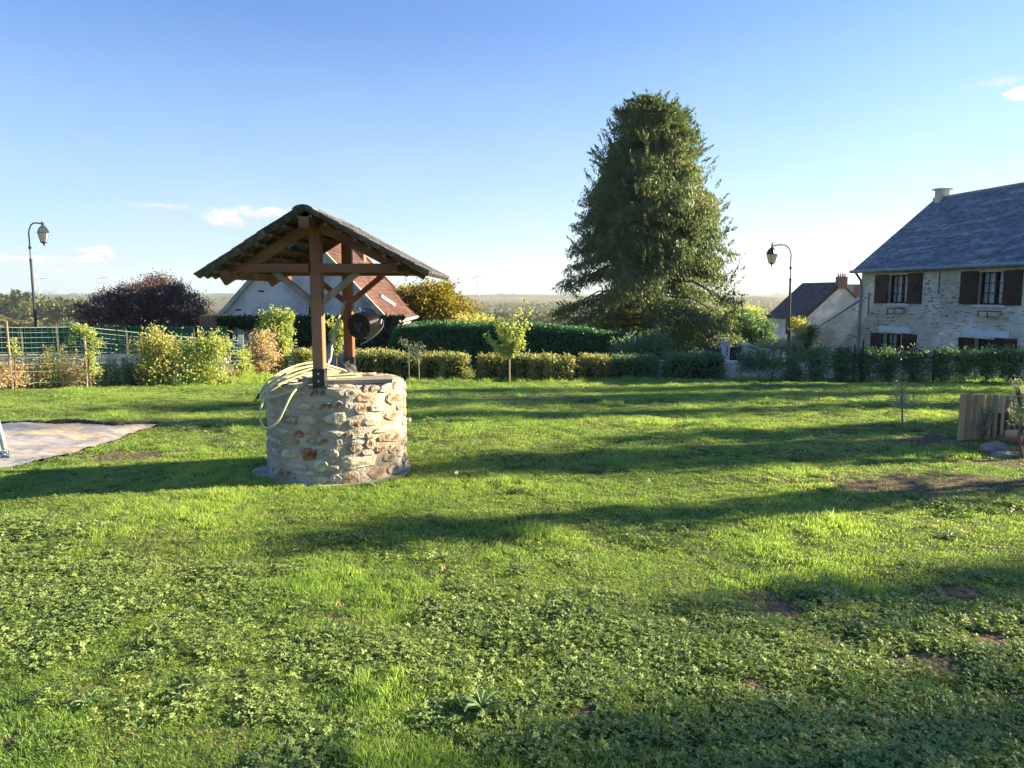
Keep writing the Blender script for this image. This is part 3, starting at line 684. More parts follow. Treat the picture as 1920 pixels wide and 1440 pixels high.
# ridge caps
for k in range(5):
    y0 = YF + k * (YB - YF) / 5; mb = MB(); V = []; L_ = (YB - YF) / 5 + .02; nn_ = 6
    for yy in (y0, y0 + L_):
        for rr in (.052, .064):
            for i in range(nn_ + 1):
                a = math.pi * (.12 + .76 * i / nn_); V.append((PX + 1.5 * rr * math.cos(a), yy, zr_ + .030 + rr * math.sin(a) + (.004 if k % 2 else 0)))
    m_ = nn_ + 1; fs = []
    for i in range(nn_): fs += [(i, i + 1, 2 * m_ + i + 1, 2 * m_ + i), (m_ + i, 3 * m_ + i, 3 * m_ + i + 1, m_ + i + 1), (i, m_ + i, m_ + i + 1, i + 1), (2 * m_ + i, 2 * m_ + i + 1, 3 * m_ + i + 1, 3 * m_ + i)]
    fs += [(0, 2 * m_, 3 * m_, m_), (nn_, m_ + nn_, 3 * m_ + nn_, 2 * m_ + nn_)]
    mb.add(V, fs); mb.build('ridge_tile', M['tile'], well)
# covers lying on the rim
pl = MB(); a = R(10); ux, uy = Vector((math.cos(a), math.sin(a), 0)), Vector((-math.sin(a), math.cos(a), 0)); c0 = Vector((-1.38, 6.78, WZ + .012))
pl.frame(c0, ux, uy)
pl.box(-.30, .27, -.17, .16, 0, .034)
tag(pl.build('cover_board', M['plank'], None, origin=c0), 'flat grey board covering the right front of the well opening', 'board')
for (cx, cy, ax, w, d) in ((-1.93, 6.92, -.2, .26, .2), (-1.83, 7.12, .3, .3, .18), (-1.97, 7.28, .1, .3, .2)):
    q = MB(); a = ax; q.frame((cx, cy, WZ + .012), Vector((math.cos(a), math.sin(a), 0)), Vector((-math.sin(a), math.cos(a), 0))); q.box(-w / 2, w / 2, -d / 2, d / 2, 0, .03)
    lb = {-.2: 'pale slab on the well rim, nearest the hanging hose end', .3: 'pale slab in the middle of the well opening beside the front post', .1: 'pale slab at the back left of the well opening under the hose'}[ax]
    tag(q.build('stone_slab', M['concrete'], None, origin=(cx, cy, WZ)), lb, 'slab')

# hose -------------------------------------------------------------
def cr(P, n=10):          # smooth curve through points
    P = [Vector(p) for p in P]; out = []
    for i in range(len(P) - 1):
        p0, p1, p2, p3 = P[max(i - 1, 0)], P[i], P[i + 1], P[min(i + 2, len(P) - 1)]
        for k in range(n):
            t_ = k / n; out.append(.5 * ((2 * p1) + (p2 - p0) * t_ + (2 * p0 - 5 * p1 + 4 * p2 - p3) * t_ ** 2 + (3 * p1 - p0 - 3 * p2 + p3) * t_ ** 3))
    out.append(P[-1]); return out
hose = thing('garden_hose', (WX, WY, WZ), 'pale yellow-green garden hose looped over the top of the well', 'hose')
hs = MB()
# each run as seen: (px, py, depth)
runs = [
 [(487, 741, 6.42), (497, 722, 6.42), (520, 702, 6.5), (548, 688, 6.65), (575, 681, 6.75), (598, 680, 6.85), (622, 687, 7.0), (648, 696, 7.1), (640, 703, 7.05), (610, 700, 6.95), (575, 706, 6.8), (545, 714, 6.65), (515, 727, 6.48), (494, 742, 6.38)],
 [(488, 742, 6.40), (505, 722, 6.40), (530, 704, 6.45), (560, 692, 6.55), (588, 686, 6.68), (612, 690, 6.8), (640, 698, 6.9), (600, 695, 6.75)],
 [(600, 695, 6.75), (565, 704, 6.60), (532, 717, 6.5), (505, 733, 6.38), (492, 755, 6.30), (488, 780, 6.30), (494, 800, 6.30), (506, 801, 6.28), (522, 788, 6.27), (534, 765, 6.27), (545, 743, 6.30), (560, 725, 6.40), (580, 713, 6.48), (605, 706, 6.62), (640, 703, 6.72), (676, 703, 6.80), (664, 707, 6.75), (630, 709, 6.66)],
 [(630, 709, 6.66), (600, 712, 6.56), (570, 722, 6.46), (540, 735, 6.40), (510, 744, 6.36), (488, 747, 6.36)],
 [(487, 741, 6.45), (497, 727, 6.45), (530, 716, 6.52), (556, 714, 6.62), (530, 712, 6.8), (524, 703, 6.9), (550, 692, 7.0), (600, 684, 7.1), (618, 678, 7.15), (622, 650, 7.3), (627, 620, 7.4), (637, 590, 7.5), (645, 570, 7.58), (650, 563, 7.66)],
 [(650, 563, 7.70), (640, 590, 7.55), (630, 620, 7.45), (622, 660, 7.3), (615, 690, 7.0), (635, 697, 6.9), (660, 700, 6.85), (625, 704, 6.72), (600, 701, 6.6)],
 [(600, 687, 6.7), (560, 699, 6.55), (530, 712, 6.45), (505, 728, 6.36), (487, 744, 6.36)]]
for r_ in runs: hs.tube(cr([at(*p) for p in r_], 8), .0105, 7)
hs.build('tube', M['hose'], hose, smooth=True)
e0, e1, e2 = at(487, 739, 6.40), at(482, 747, 6.38), at(474, 757, 6.36)
MB().tube([e0, e1], .014, 8).build('connector', M['blackmetal'], hose)
MB().tube([e1, (e1 + e2) / 2, e2], [.013, .015, .010], 8).build('nozzle', M['orange'], hose)

# black bucket hung on the rear post
bc = at(672, 612, 7.42); ax = Vector((.33, .90, .12)).normalized()      # from base to rim
bk = thing('hanging_bucket', at(690, 640, 7.5), 'glossy black bucket hanging on its side from the rear post', 'bucket')
mb = MB(); mb.lathe(bc, ax, [(.118, 0.006), (.128, 0), (.134, .012), (.150, .165), (.158, .18), (.155, .187), (.146, .18), (.130, .02)], 32, cap0=True, cap1=True)
mb.build('body', M['gloss_black'], bk, smooth=False)
sx = ax.cross(Vector((0, 0, 1))).normalized(); sz = sx.cross(ax).normalized()
M['padblue'] = mat('blue_black_rubber', (.03, .04, .085), (.02, .03, .07), rough=.6)
for k in range(3):
    a = .6 + k * 2.094; MB().lathe(bc + (sx * math.cos(a) + sz * math.sin(a)) * .032 - ax * -.004, -ax, [(.026, 0), (.026, .006), (.022, .009)], 14).build('foot_pad', M['padblue'], bk)
rim = bc + ax * .172
arc = [rim + sx * .158, at(716, 598, 7.55), at(718, 612, 7.3), at(700, 632, 7.2), at(676, 646, 7.2)]
MB().tube(cr(arc, 6), .004, 6).build('handle', M['steel'], bk)
MB().tube(cr([at(659, 585, 7.62), at(662, 581, 7.55), at(671, 577, 7.5), at(675, 580, 7.5), at(676, 592, 7.52)], 5), .006, 6).build('hook', M['steel'], bk)
# cable down the rear post
MB().tube(cr([at(651, 640, 7.62), at(650, 655, 7.62), at(648, 672, 7.63), at(649, 690, 7.64), at(652, 703, 7.6)], 5), .008, 6).build('cable', M['blackmetal'], None)
tag(bpy.data.objects['cable'], 'dark cable running down the rear post of the well', 'cable')
# grey bundled bag on the rim
def lump(name, c, r, m, seed, label, cat_, n=16, sq=(1, 1, 1), amp=.35, kind=None, group=None, parent=None):
    V = []; Fc = []
    for j in range(n + 1):
        th = math.pi * j / n
        for i in range(2 * n):
            ph = math.pi * i / n; d = np.array([math.sin(th) * math.cos(ph), math.sin(th) * math.sin(ph), math.cos(th)])
            k = 1 + amp * (float(fbm(d[0] * 2 + d[2] * 1.3 + seed, d[1] * 2 + d[2], 1.3, seed, 3)) - .5) * 2
            V.append((c[0] + d[0] * r * sq[0] * k, c[1] + d[1] * r * sq[1] * k, c[2] + d[2] * r * sq[2] * k))
    for j in range(n):
        for i in range(2 * n): Fc.append((j * 2 * n + i, (j + 1) * 2 * n + i, (j + 1) * 2 * n + (i + 1) % (2 * n), j * 2 * n + (i + 1) % (2 * n)))
    o = np_mesh(name, np.array(V), np.array(Fc), m, parent, origin=None if parent else c, smooth=False)
    if parent is None: tag(o, label, cat_, group)
    return o
M['bag'] = mat('dark_grey_sacking', (.10, .10, .11), (.05, .05, .06), sc=12, rough=.7, bump=.7, bsc=30)
c = at(649, 698, 7.45); lump('crumpled_bag', (c.x, c.y, WZ + .05), .095, M['bag'], 5, 'crumpled dark grey bag on the well rim beside the rear post', 'bag', sq=(1, .8, .7))
# log stool at the right of the well
c = gp(757, 862); st = thing('log_stool', (c[0], c[1], 0), 'small bark log with a board nailed on top right beside the well', 'stool')
MB().tube([(c[0], c[1], g1(*c) - .05), (c[0] + .005, c[1], .2), (c[0], c[1], .345)], [.036, .033, .035], 10).build('log', M['bark'], st)
MB().cbox((c[0] + .015, c[1], .36), (.12, .14, .028)).build('seat_board', M['greywood'], st)

# ------------------------------------------------------------------ buildings
class Fr:
    """plan frame: origin o at ground corner, d along the facade, n outward"""
    def __init__(s, o, d, n): s.o = Vector((o[0], o[1], 0)); s.d = Vector((d[0], d[1], 0)).normalized(); s.n = Vector((n[0], n[1], 0)).normalized()
    def p(s, t, n, z): return s.o + s.d * t + s.n * n + Vector((0, 0, z))
    def hit(s, px, py, n0=0.0):
        u, dy, dz = rays(px, py); o = s.o + s.n * n0; den = u * s.n.x + dy * s.n.y; k = (o.x * s.n.x + o.y * s.n.y) / den
        P = Vector((u * k, dy * k, CZ + dz * k)); return (P - o).dot(s.d), P.z
    def mb(s): return MB().frame(s.o, s.d, s.n)
def holes_wall(mb, t0, t1, z0, z1, holes, depth=.30, n0=0.0):
    """wall sheet in (t,z) with openings whose reveals go inwards"""
    ts = sorted(set([t0, t1] + [h[0] for h in holes] + [h[1] for h in holes])); zs = sorted(set([z0, z1] + [h[2] for h in holes] + [h[3] for h in holes]))
    for i in range(len(ts) - 1):
        for j in range(len(zs) - 1):
            tm_, zm = (ts[i] + ts[i + 1]) / 2, (zs[j] + zs[j + 1]) / 2
            if any(h[0] < tm_ < h[1] and h[2] < zm < h[3] for h in holes): continue
            mb.add([(ts[i], n0, zs[j]), (ts[i + 1], n0, zs[j]), (ts[i + 1], n0, zs[j + 1]), (ts[i], n0, zs[j + 1])], [(0, 1, 2, 3)])
    for a, b_, c_, e in holes:
        for q in ([(a, c_), (a, e)], [(b_, c_), (b_, e)], [(a, c_), (b_, c_)], [(a, e), (b_, e)]):
            (ta, za), (tb, zb) = q; mb.add([(ta, n0, za), (tb, n0, zb), (tb, n0 - depth, zb), (ta, n0 - depth, za)], [(0, 1, 2, 3)])
def rubble(name, fr, t0, t1, zf0, zf1, parent, mt, holes=(), seed=1, wmin=.14, wmax=.42, hmin=.04, hmax=.155, n0=0.0, pro=.022, gap=.02, skip=.32):
    """individual facing stones, laid in rough courses, standing proud of the mortar"""
    r = random.Random(seed); V = []; Fc = []; zlo = min(zf0(t0), zf0(t1)); zhi = max(zf1(t0), zf1(t1)); z = zlo
    while z < zhi:
        hc = r.uniform(hmin, hmax); t_ = t0 + r.uniform(0, .1)
        while t_ < t1:
            w = r.uniform(wmin, wmax) * (.7 if r.random() < .3 else 1); h = hc * r.uniform(.5, 1.05); tc_, zc = t_ + w / 2, z + hc / 2 + r.uniform(-.03, .03); t_ += w + gap * r.uniform(.5, 2.2)
            if tc_ + w / 2 > t1 or zc - h / 2 < zf0(tc_) or zc + h / 2 > zf1(tc_ - w / 2) or zc + h / 2 > zf1(tc_ + w / 2) or r.random() < skip: continue
            if any(a - w / 2 - .01 < tc_ < b_ + w / 2 + .01 and c_ - h / 2 - .01 < zc < e + h / 2 + .01 for a, b_, c_, e in holes): continue
            k = r.randint(6, 8); b0 = len(V); pp = pro * r.uniform(.35, 1.3)
            for sc, dn in ((1, -.01), (.82, pp)):
                for i in range(k):
                    a = 6.283 * (i + .5) / k; q = 1 / max(abs(math.cos(a)) ** 3 + abs(math.sin(a)) ** 3, .01) ** (1 / 3.); jt = (hash((seed, b0, i)) % 100) / 100 * .32 + .78
                    V.append(tuple(fr.p(tc_ + math.cos(a) * w / 2 * q * jt * sc + (r.uniform(-.01, .01) if sc < 1 else 0), n0 + dn + (r.uniform(-.3, .3) * pp if dn > 0 else 0), zc + math.sin(a) * h / 2 * q * jt * sc)))
            Fc += [(b0 + i, b0 + (i + 1) % k, b0 + k + (i + 1) % k, b0 + k + i) for i in range(k)] + [tuple(b0 + k + i for i in range(k))]
        z += hc + gap * .8
    mb = MB(); mb.v = V; mb.f = Fc
    return mb.build(name, mt, parent, kind='stuff')
def courses(name, P0, U, Vd, lu, lv, ex, wd, mt, parent, th=.012, jit=.004, seed=1, clip=None, over=.35, wave=0):
    """roof covering: one thin tilted piece per slate or tile, P0 at the eave, U along it, Vd up the slope"""
    r = random.Random(seed); P0 = Vector(P0); U = Vector(U).normalized(); Vd = Vector(Vd).normalized(); Nn = U.cross(Vd).normalized()
    if Nn.z < 0: Nn = -Nn
    V = []; Fc = []; nr = int(lv / ex); nc = int(lu / wd) + 1
    for j in range(nr + 1):
        v0 = j * ex; v1 = min(v0 + ex * (1 + over), lv + .02)
        for i in range(-1, nc + 1):
            u0 = i * wd + (wd / 2 if j % 2 else 0); u1 = u0 + wd - .006; u0 = max(u0, 0); u1 = min(u1, lu)
            if u1 - u0 < .02: continue
            lift = th * r.uniform(.9, 2.0); dv = r.uniform(-jit, jit) * 2; b0 = len(V)
            for (uu, vv, nn_) in ((u0, v0 + dv, lift), (u1, v0 + dv, lift * r.uniform(.8, 1.2)), (u1, v1, 0.002), (u0, v1, 0.002)): V.append(tuple(P0 + U * uu + Vd * vv + Nn * nn_))
            for (uu, vv) in ((u0, v0 + dv), (u1, v0 + dv)): V.append(tuple(P0 + U * uu + Vd * vv + Nn * (-.004)))
            Fc += [(b0, b0 + 1, b0 + 2, b0 + 3), (b0 + 4, b0 + 5, b0 + 1, b0)]
    mb = MB(); mb.v = V; mb.f = Fc
    return mb.build(name, mt, parent, kind='stuff')
def window(fr, t0, t1, z0, z1, n_, parent, cols=2, rows=3, frm=None, cur=True):
    frm = frm or M['shutter']; f = fr.mb(); w = .05
    f.box(t0, t0 + w, n_ - .05, n_, z0, z1); f.box(t1 - w, t1, n_ - .05, n_, z0, z1); f.box(t0 + w, t1 - w, n_ - .05, n_, z0, z0 + w); f.box(t0 + w, t1 - w, n_ - .05, n_, z1 - w, z1)
    tm_ = (t0 + t1) / 2; f.box(tm_ - .055, tm_ + .055, n_ - .05, n_ + .004, z0 + w, z1 - w)
    for s0, s1 in ((t0 + w, tm_ - .055), (tm_ + .055, t1 - w)):
        for c in range(1, cols): q = s0 + (s1 - s0) * c / cols; f.box(q - .014, q + .014, n_ - .04, n_ - .008, z0 + w, z1 - w)
        for r_ in range(1, rows): q = z0 + w + (z1 - z0 - 2 * w) * r_ / rows; f.box(s0, s1, n_ - .036, n_ - .012, q - .014, q + .014)
    fo = f.build('window_frame', frm, parent)
    for s0, s1 in ((t0 + w, tm_ - .055), (tm_ + .055, t1 - w)):
        for c in range(cols):
            for r_ in range(rows):
                a, b_ = s0 + (s1 - s0) * c / cols, s0 + (s1 - s0) * (c + 1) / cols; e, g_ = z0 + w + (z1 - z0 - 2 * w) * r_ / rows, z0 + w + (z1 - z0 - 2 * w) * (r_ + 1) / rows
                p_ = fr.mb(); p_.add([(a, n_ - .025, e), (b_, n_ - .025, e), (b_, n_ - .025, g_), (a, n_ - .025, g_)], [(0, 1, 2, 3)]); p_.build('pane', M['pane'] if cur else M['glass'], fo)
        if cur:
            c_ = fr.mb(); m_ = 14; vs = []
            for i in range(m_ + 1):
                tt = s0 + (s1 - s0) * i / m_; dd = n_ - .10 + .02 * math.sin(i * 1.9)
                vs += [(tt, dd, z0 + w), (tt, dd, z1 - w)]
            c_.add(vs, [(2 * i, 2 * i + 2, 2 * i + 3, 2 * i + 1) for i in range(m_)]); c_.build('curtain', M['curtain'], fo)
    bx = fr.mb(); bx.add([(t0, n_ - .5, z0), (t1, n_ - .5, z0), (t1, n_ - .5, z1), (t0, n_ - .5, z1)], [(0, 1, 2, 3)]); bx.build('black_room_sheet', M['gloss_black'], fo)  # black sheet standing in for the unlit room behind the panes
    return fo
pm = bpy.data.materials.new('clear_pane'); pm.use_nodes = True; t = pm.node_tree; t.nodes.remove(t.nodes['Principled BSDF']); gl = N(t, 'ShaderNodeBsdfGlossy'); gl.inputs['Roughness'].default_value = .03; tp = N(t, 'ShaderNodeBsdfTransparent'); tp.inputs[0].default_value = (.9, .93, .95, 1)
fz = N(t, 'ShaderNodeFresnel'); fz.inputs[0].default_value = 1.5; ms = N(t, 'ShaderNodeMixShader'); L(t, fz.outputs[0], ms.inputs[0]); L(t, tp.outputs[0], ms.inputs[1]); L(t, gl.outputs[0], ms.inputs[2]); L(t, ms.outputs[0], t.nodes['Material Output'].inputs[0]); M['pane'] = pm

# ---- stone house at the right, seen very obliquely
HD = Vector((.184, -.983, 0)).normalized(); HN = Vector((-HD.y * -1, 0, 0)); HN = Vector((HD.y, -HD.x, 0))
C0 = at(1616, 512, 34.4); A = Fr((C0.x, 34.4), HD, HN)
LEN = 11.5; DEP = 7.4; ZE = at(1616, 509, 34.4).z; HB = DEP / 2; ZRG = 5.98
house = thing('stone_house', (C0.x, 34.4, 0), 'large two storey rubble stone house with slate roof and dark brown shutters', 'house')
gz = lambda t_: g1((A.o + A.d * t_).x, (A.o + A.d * t_).y) - .3
def rect(pa, pb, n0=0.0):
    (ta, za), (tb, zb) = A.hit(*pa, n0), A.hit(*pb, n0); return min(ta, tb), max(ta, tb), min(za, zb), max(za, zb)
holes = [rect((1664, 516), (1704, 569)), rect((1832, 509), (1885, 572)), rect((1655, 624), (1693, 668)), rect((1825, 634), (1866, 676))]
# second row of openings on beyond the frame
for k in (1, 3):
    h = holes[k]; holes.append((h[0] + 4.4, h[1] + 4.4, h[2], h[3]))
wl = A.mb(); holes_wall(wl, 0, LEN, -3.2, ZE, holes)
wl.add([(0, 0, -3.2), (0, -DEP, -3.2), (0, -DEP, ZE), (0, -HB, ZRG - .1), (0, 0, ZE)], [(0, 1, 2, 3, 4)])
wl.add([(LEN, 0, -3.2), (LEN, -DEP, -3.2), (LEN, -DEP, ZE), (LEN, -HB, ZRG - .1), (LEN, 0, ZE)], [(4, 3, 2, 1, 0)])
wl.add([(0, -DEP, -3.2), (LEN, -DEP, -3.2), (LEN, -DEP, ZE), (0, -DEP, ZE)], [(0, 1, 2, 3)])
wl.build('wall', M['fmortar'], house)
hh = [(a - .02, b_ + .02, c_ - .02, e + .02) for a, b_, c_, e in holes]
rubble('facing_stones', A, .02, 9.6, lambda t_: -2.9, lambda t_: ZE - .04, house, M['fstone'], hh, seed=11)
for i, h in enumerate(holes):
    o = window(A, h[0] + .01, h[1] - .01, h[2] + .01, h[3] - .01, -.22, house, rows=3 if i in (0, 1, 4) else 2, cur=(i in (0, 1, 2, 4)))
# lintels, sills
def slab(pa, pb, name, mt, n0, n1): a, b_, c_, e = rect(pa, pb, n1); m_ = A.mb().box(a, b_, n0, n1, c_, e); return m_.build(name, mt, house)
M['sillw'] = mat('painted_sill', (.62, .63, .62), (.5, .52, .52), sc=4, rough=.7)
M['lint'] = mat('pale_lintel_paint', (.66, .70, .74), (.58, .63, .68), sc=4, rough=.6)
M['lintc'] = mat('cream_lintel', (.62, .56, .46), (.52, .46, .38), sc=4, rough=.8)
slab((1656, 511), (1715, 514.5), 'lintel', M['lintc'], .024, .05); slab((1821, 502.5), (1902, 508), 'lintel', M['lintc'], .024, .05)
slab((1656, 569.5), (1704, 575), 'window_sill', M['sillw'], -.15, .09); slab((1821, 571.5), (1884, 577), 'window_sill', M['sillw'], -.15, .09)
slab((1648, 610.5), (1705, 625.5), 'lintel', M['lint'], .024, .04); slab((1817, 617), (1891, 635), 'lintel', M['lint'], .024, .04)
def shutter(pa, pb, lean, seed, hinge):
    a, b_, c_, e = rect(pa, pb, .03); w = b_ - a; nb = max(4, int(round(w / .13)))
    s_ = A.mb(); s_.box(a, b_, .030, .045, c_, e); s_.fr = None; so_ = A.mb().box(a, b_, .030, .044, c_, e).build('shutter', M['shutter'], house)
    for k in range(nb):
        A.mb().box(a + w * k / nb + .004, a + w * (k + 1) / nb - .004, .0445, .058 + .002 * (k % 2), c_, e).build('board', M['shutter'], so_)
    for zz in (c_ + .14 * (e - c_), c_ + .80 * (e - c_)): A.mb().box(a + .01, b_ - .01, .061, .078, zz, zz + .07 * (e - c_)).build('ledge', M['shutter'], so_)
    z0, z1 = c_ + .21 * (e - c_), c_ + .80 * (e - c_); x0, x1 = (a + .05, b_ - .05) if hinge else (b_ - .05, a + .05)
    q = .035; bz = A.mb(); bz.add([(x0 - q, .062, z0), (x0 + q, .062, z0), (x1 + q, .062, z1), (x1 - q, .062, z1), (x0 - q, .076, z0), (x0 + q, .076, z0), (x1 + q, .076, z1), (x1 - q, .076, z1)],
        [(4, 5, 6, 7), (0, 1, 5, 4), (1, 2, 6, 5), (2, 3, 7, 6), (3, 0, 4, 7)]); bz.build('brace', M['shutter'], so_)
    return so_
for i, (pa, pb, hg) in enumerate([((1642, 515.5), (1663.5, 569), 0), ((1703.5, 512.5), (1727, 570), 1), ((1803, 509), (1832, 571), 0), ((1884, 506.5), (1914, 573), 1),
                                  ((1633.5, 623.5), (1654, 667), 0), ((1692.5, 625), (1716, 669), 1), ((1798, 632), (1824.5, 674), 0), ((1866, 633), (1904, 676), 1)]): shutter(pa, pb, 0, i, hg)
def planter(pa, pb):
    a, b_, c_, e = rect(pa, pb, .2); q = A.mb(); z1 = e; z0 = c_
    q.add([(a + .05, .06, z0), (b_ - .05, .06, z0), (b_ - .05, .22, z0), (a + .05, .22, z0), (a, .04, z1), (b_, .04, z1), (b_, .26, z1), (a, .26, z1)], [(0, 3, 2, 1), (0, 1, 5, 4), (1, 2, 6, 5), (2, 3, 7, 6), (3, 0, 4, 7), (4, 5, 6, 7)])
    o = q.build('planter', M['cream'], house)
    for f in (.08, .55): tt = a + (b_ - a) * f; A.mb().box(tt, tt + .03, .232, .272, z0 - .03, z1 + .02).build('bracket', M['blackmetal'], o)
    A.mb().box(a + .02, b_ - .02, .06, .24, z1 + .003, z1 + .035).build('bracket_rail', M['blackmetal'], o)
planter((1664, 579), (1691, 587)); planter((1833, 584), (1870, 593.5))
# roof
OV = .34; sl_ = (ZRG - ZE) / (HB); ze_ = ZE - sl_ * OV + .34
rf = A.mb(); t0, t1 = -.22, LEN + .25
def roof_poly(m_, t0, t1, ov, ze2, hb, zr, th):
    for s in (1, -1):
        n1 = ov if s == 1 else -2 * hb - ov
        m_.add([(t0, n1, ze2), (t1, n1, ze2), (t1, -hb, zr), (t0, -hb, zr), (t0, n1, ze2 - th), (t1, n1, ze2 - th), (t1, -hb, zr - th), (t0, -hb, zr - th)],
               [(0, 1, 2, 3), (4, 7, 6, 5), (0, 4, 5, 1), (0, 3, 7, 4), (1, 5, 6, 2)])
ZR2 = ZRG + .04
roof_poly(rf, t0, t1, OV, ze_, HB, ZR2, .12); ro_ = rf.build('roof', M['slate'], house)
vdir = (A.n * -(HB + OV) + Vector((0, 0, ZR2 - ze_)))
courses('slates', A.p(t0, OV, ze_ + .006), A.d, vdir, t1 - t0, vdir.length, .13, .21, M['slate'], ro_, th=.006, seed=4)
vd2 = (A.n * (HB + OV) + Vector((0, 0, ZR2 - ze_)))
courses('rear_slates', A.p(t0, -2 * HB - OV, ze_ + .006), A.d, vd2, t1 - t0, vd2.length, .26, .42, M['slate'], ro_, th=.006, seed=5)
MB().tube([A.p(t0, -HB, ZR2 + .03), A.p(t1, -HB, ZR2 + .03)], .08, 8).build('ridge_capping', M['zinc'], ro_)
MB().tube([A.p(t0 - .02, OV + .07, ze_ - .05), A.p(t1, OV + .07, ze_ - .05)], .075, 8).build('gutter', M['zinc'], house)
dp = [A.p(.12, OV + .05, ze_ - .12), A.p(.12, OV - .1, ze_ - .3), A.p(.12, .12, ze_ - .45), A.p(.12, .09, ze_ - .7), A.p(.12, .09, -3)]
MB().tube(dp, .055, 8).build('downpipe', M['zinc'], house)
A.mb().box(.62, .66, .03, .05, ZE - 2.0, ZE - .95).build('iron_tie', M['blackmetal'], house)
t_, z_ = A.hit(1762, 530); A.mb().box(t_, t_ + .03, .03, .05, z_ - .42, z_ + .42).build('iron_tie', M['blackmetal'], house)
# chimney
ch = A.mb(); ch.box(.10, .42, -HB - .25, -HB + .25, ZRG - .7, ZRG + .42); co_ = ch.build('chimney', M['cream'], house)
A.mb().box(.02, .50, -HB - .34, -HB + .34, ZRG + .42, ZRG + .49).build('chimney_cap', M['cream'], co_)

# ---- lean-to stone wall beyond the house corner
LT = thing('lean_to', (C0.x, 35, 0), 'low stone lean-to with a sloping pale verge against the far end of the stone house', 'outbuilding')
tE, zE = A.hit(1527, 618); tS, zS = A.hit(1612, 563)
w_ = A.mb(); w_.add([(tE, -.05, -4), (0, -.05, -4), (0, -.05, zS), (tE, -.05, zE), (tE, -3.4, -4), (0, -3.4, -4), (0, -3.4, zS), (tE, -3.4, zE)], [(0, 1, 2, 3), (7, 6, 5, 4), (0, 3, 7, 4), (3, 2, 6, 7)])
w_.build('wall', M['fmortar'], LT)
rubble('facing_stones', A, tE + .05, -.05, lambda t_: -3, lambda t_: zE + (zS - zE) * (t_ - tE) / (-tE) - .06, LT, M['fstone'], seed=23, n0=-.05)
v_ = A.mb(); th = .18; v_.add([(tE - .15, .0, zE - .05), (0.0, .0, zS + .05), (0.0, .0, zS + .05 + th), (tE - .15, .0, zE - .05 + th), (tE - .15, -.3, zE - .05), (0, -.3, zS + .05), (0, -.3, zS + .05 + th), (tE - .15, -.3, zE - .05 + th)],
    [(0, 1, 2, 3), (7, 6, 5, 4), (3, 2, 6, 7), (0, 3, 7, 4), (1, 5, 6, 2)]); v_.build('verge', M['lint'], LT)
r2 = A.mb(); r2.add([(tE - .3, -.3, zE + .0), (0, -.3, zS + .14), (0, -3.6, zS + .14), (tE - .3, -3.6, zE + .0)], [(0, 1, 2, 3)]); r2.build('roof', M['zinc'], LT)

# ---- middle house with brown tiled roof
B = Fr((at(1510, 592, 62).x, 62), (-.187, 1), (-1, -.187)); B.n = Vector((-.983, -.184, 0))
mh = thing('tiled_house', (B.o.x, 62, 0), 'smaller stone house with a brown flat tiled roof behind the right street lamp', 'house')
zb = at(1510, 592, 62).z; hb = 3.15; zr2 = at(1580, 529, 62.4).z; LB = 5.6
w_ = B.mb(); w_.add([(0, 0, -8), (0, -2 * hb, -8), (0, -2 * hb, zb), (0, -hb, zr2 - .12), (0, 0, zb)], [(0, 1, 2, 3, 4)]); w_.add([(LB, 0, -8), (LB, -2 * hb, -8), (LB, -2 * hb, zb), (LB, -hb, zr2 - .12), (LB, 0, zb)], [(4, 3, 2, 1, 0)])
h1 = [B.hit(1473, 596), B.hit(1497, 619)]; hl = [(min(h1[0][0], h1[1][0]), max(h1[0][0], h1[1][0]), h1[1][1], h1[0][1])]
holes_wall(w_, 0, LB, -8, zb, hl); w_.add([(0, -2 * hb, -8), (LB, -2 * hb, -8), (LB, -2 * hb, zb), (0, -2 * hb, zb)], [(0, 1, 2, 3)]); w_.build('wall', M['cream'] if False else M['fmortar'], mh)
window(B, hl[0][0] + .05, hl[0][1] - .05, hl[0][2] + .05, hl[0][3] - .05, -.25, mh, rows=2, cur=False)
for px_ in ((1488, 1497),):
    a, b_ = B.hit(px_[0], 598, .05), B.hit(px_[1], 618, .05); B.mb().box(min(a[0], b_[0]), max(a[0], b_[0]), .02, .07, b_[1], a[1]).build('shutter', M['shutter'], mh)
a, b_ = B.hit(1474, 597, .05), B.hit(1477.5, 627, .05); B.mb().box(min(a[0], b_[0]), max(a[0], b_[0]), .02, .07, b_[1], a[1]).build('shutter', M['shutter'], mh)
GF = Fr((B.o.x, B.o.y), (-B.n.x, -B.n.y), (-B.d.x, -B.d.y))
rubble('facing_stones', GF, .05, 2 * hb - .05, lambda t_: -4.5, lambda t_: zb + (zr2 - .2 - zb) * (1 - abs(t_ - hb) / hb) - .15, mh, M['fstone'], seed=31, wmin=.25, wmax=.6, hmin=.10, hmax=.22, pro=.05, skip=.3)
rf = B.mb(); roof_poly(rf, -.12, LB + .12, .3, zb - .22, hb, zr2, .14); ro_ = rf.build('roof', M['slate_brown'], mh)
vd = (B.n * -(hb + .3) + Vector((0, 0, zr2 - zb + .22))); courses('roof_tiles', B.p(-.12, .3, zb - .21), B.d, vd, LB + .24, vd.length, .25, .25, M['slate_brown'], ro_, th=.02, seed=8)
B.mb().box(-.16, -.125, -hb, .32, 0, 0)
vg = MB(); vg.beam(B.p(-.15, .32, zb - .28), B.p(-.15, -hb, zr2 - .06), .08, .26); vg.build('bargeboard', M['shutter'], mh)
ck = at(1579, 522, 62.5); cb = MB(); cb.cbox((ck.x, 62.6, ck.z - .35), (.75, .6, 1.0)); co_ = cb.build('chimney', M['brick'], mh)
for k in range(4): MB().lathe((ck.x - .27 + k * .18, 62.6, ck.z + .15), (0, 0, 1), [(.07, 0), (.055, .28)], 8).build('chimney_pot', M['brick'], co_)
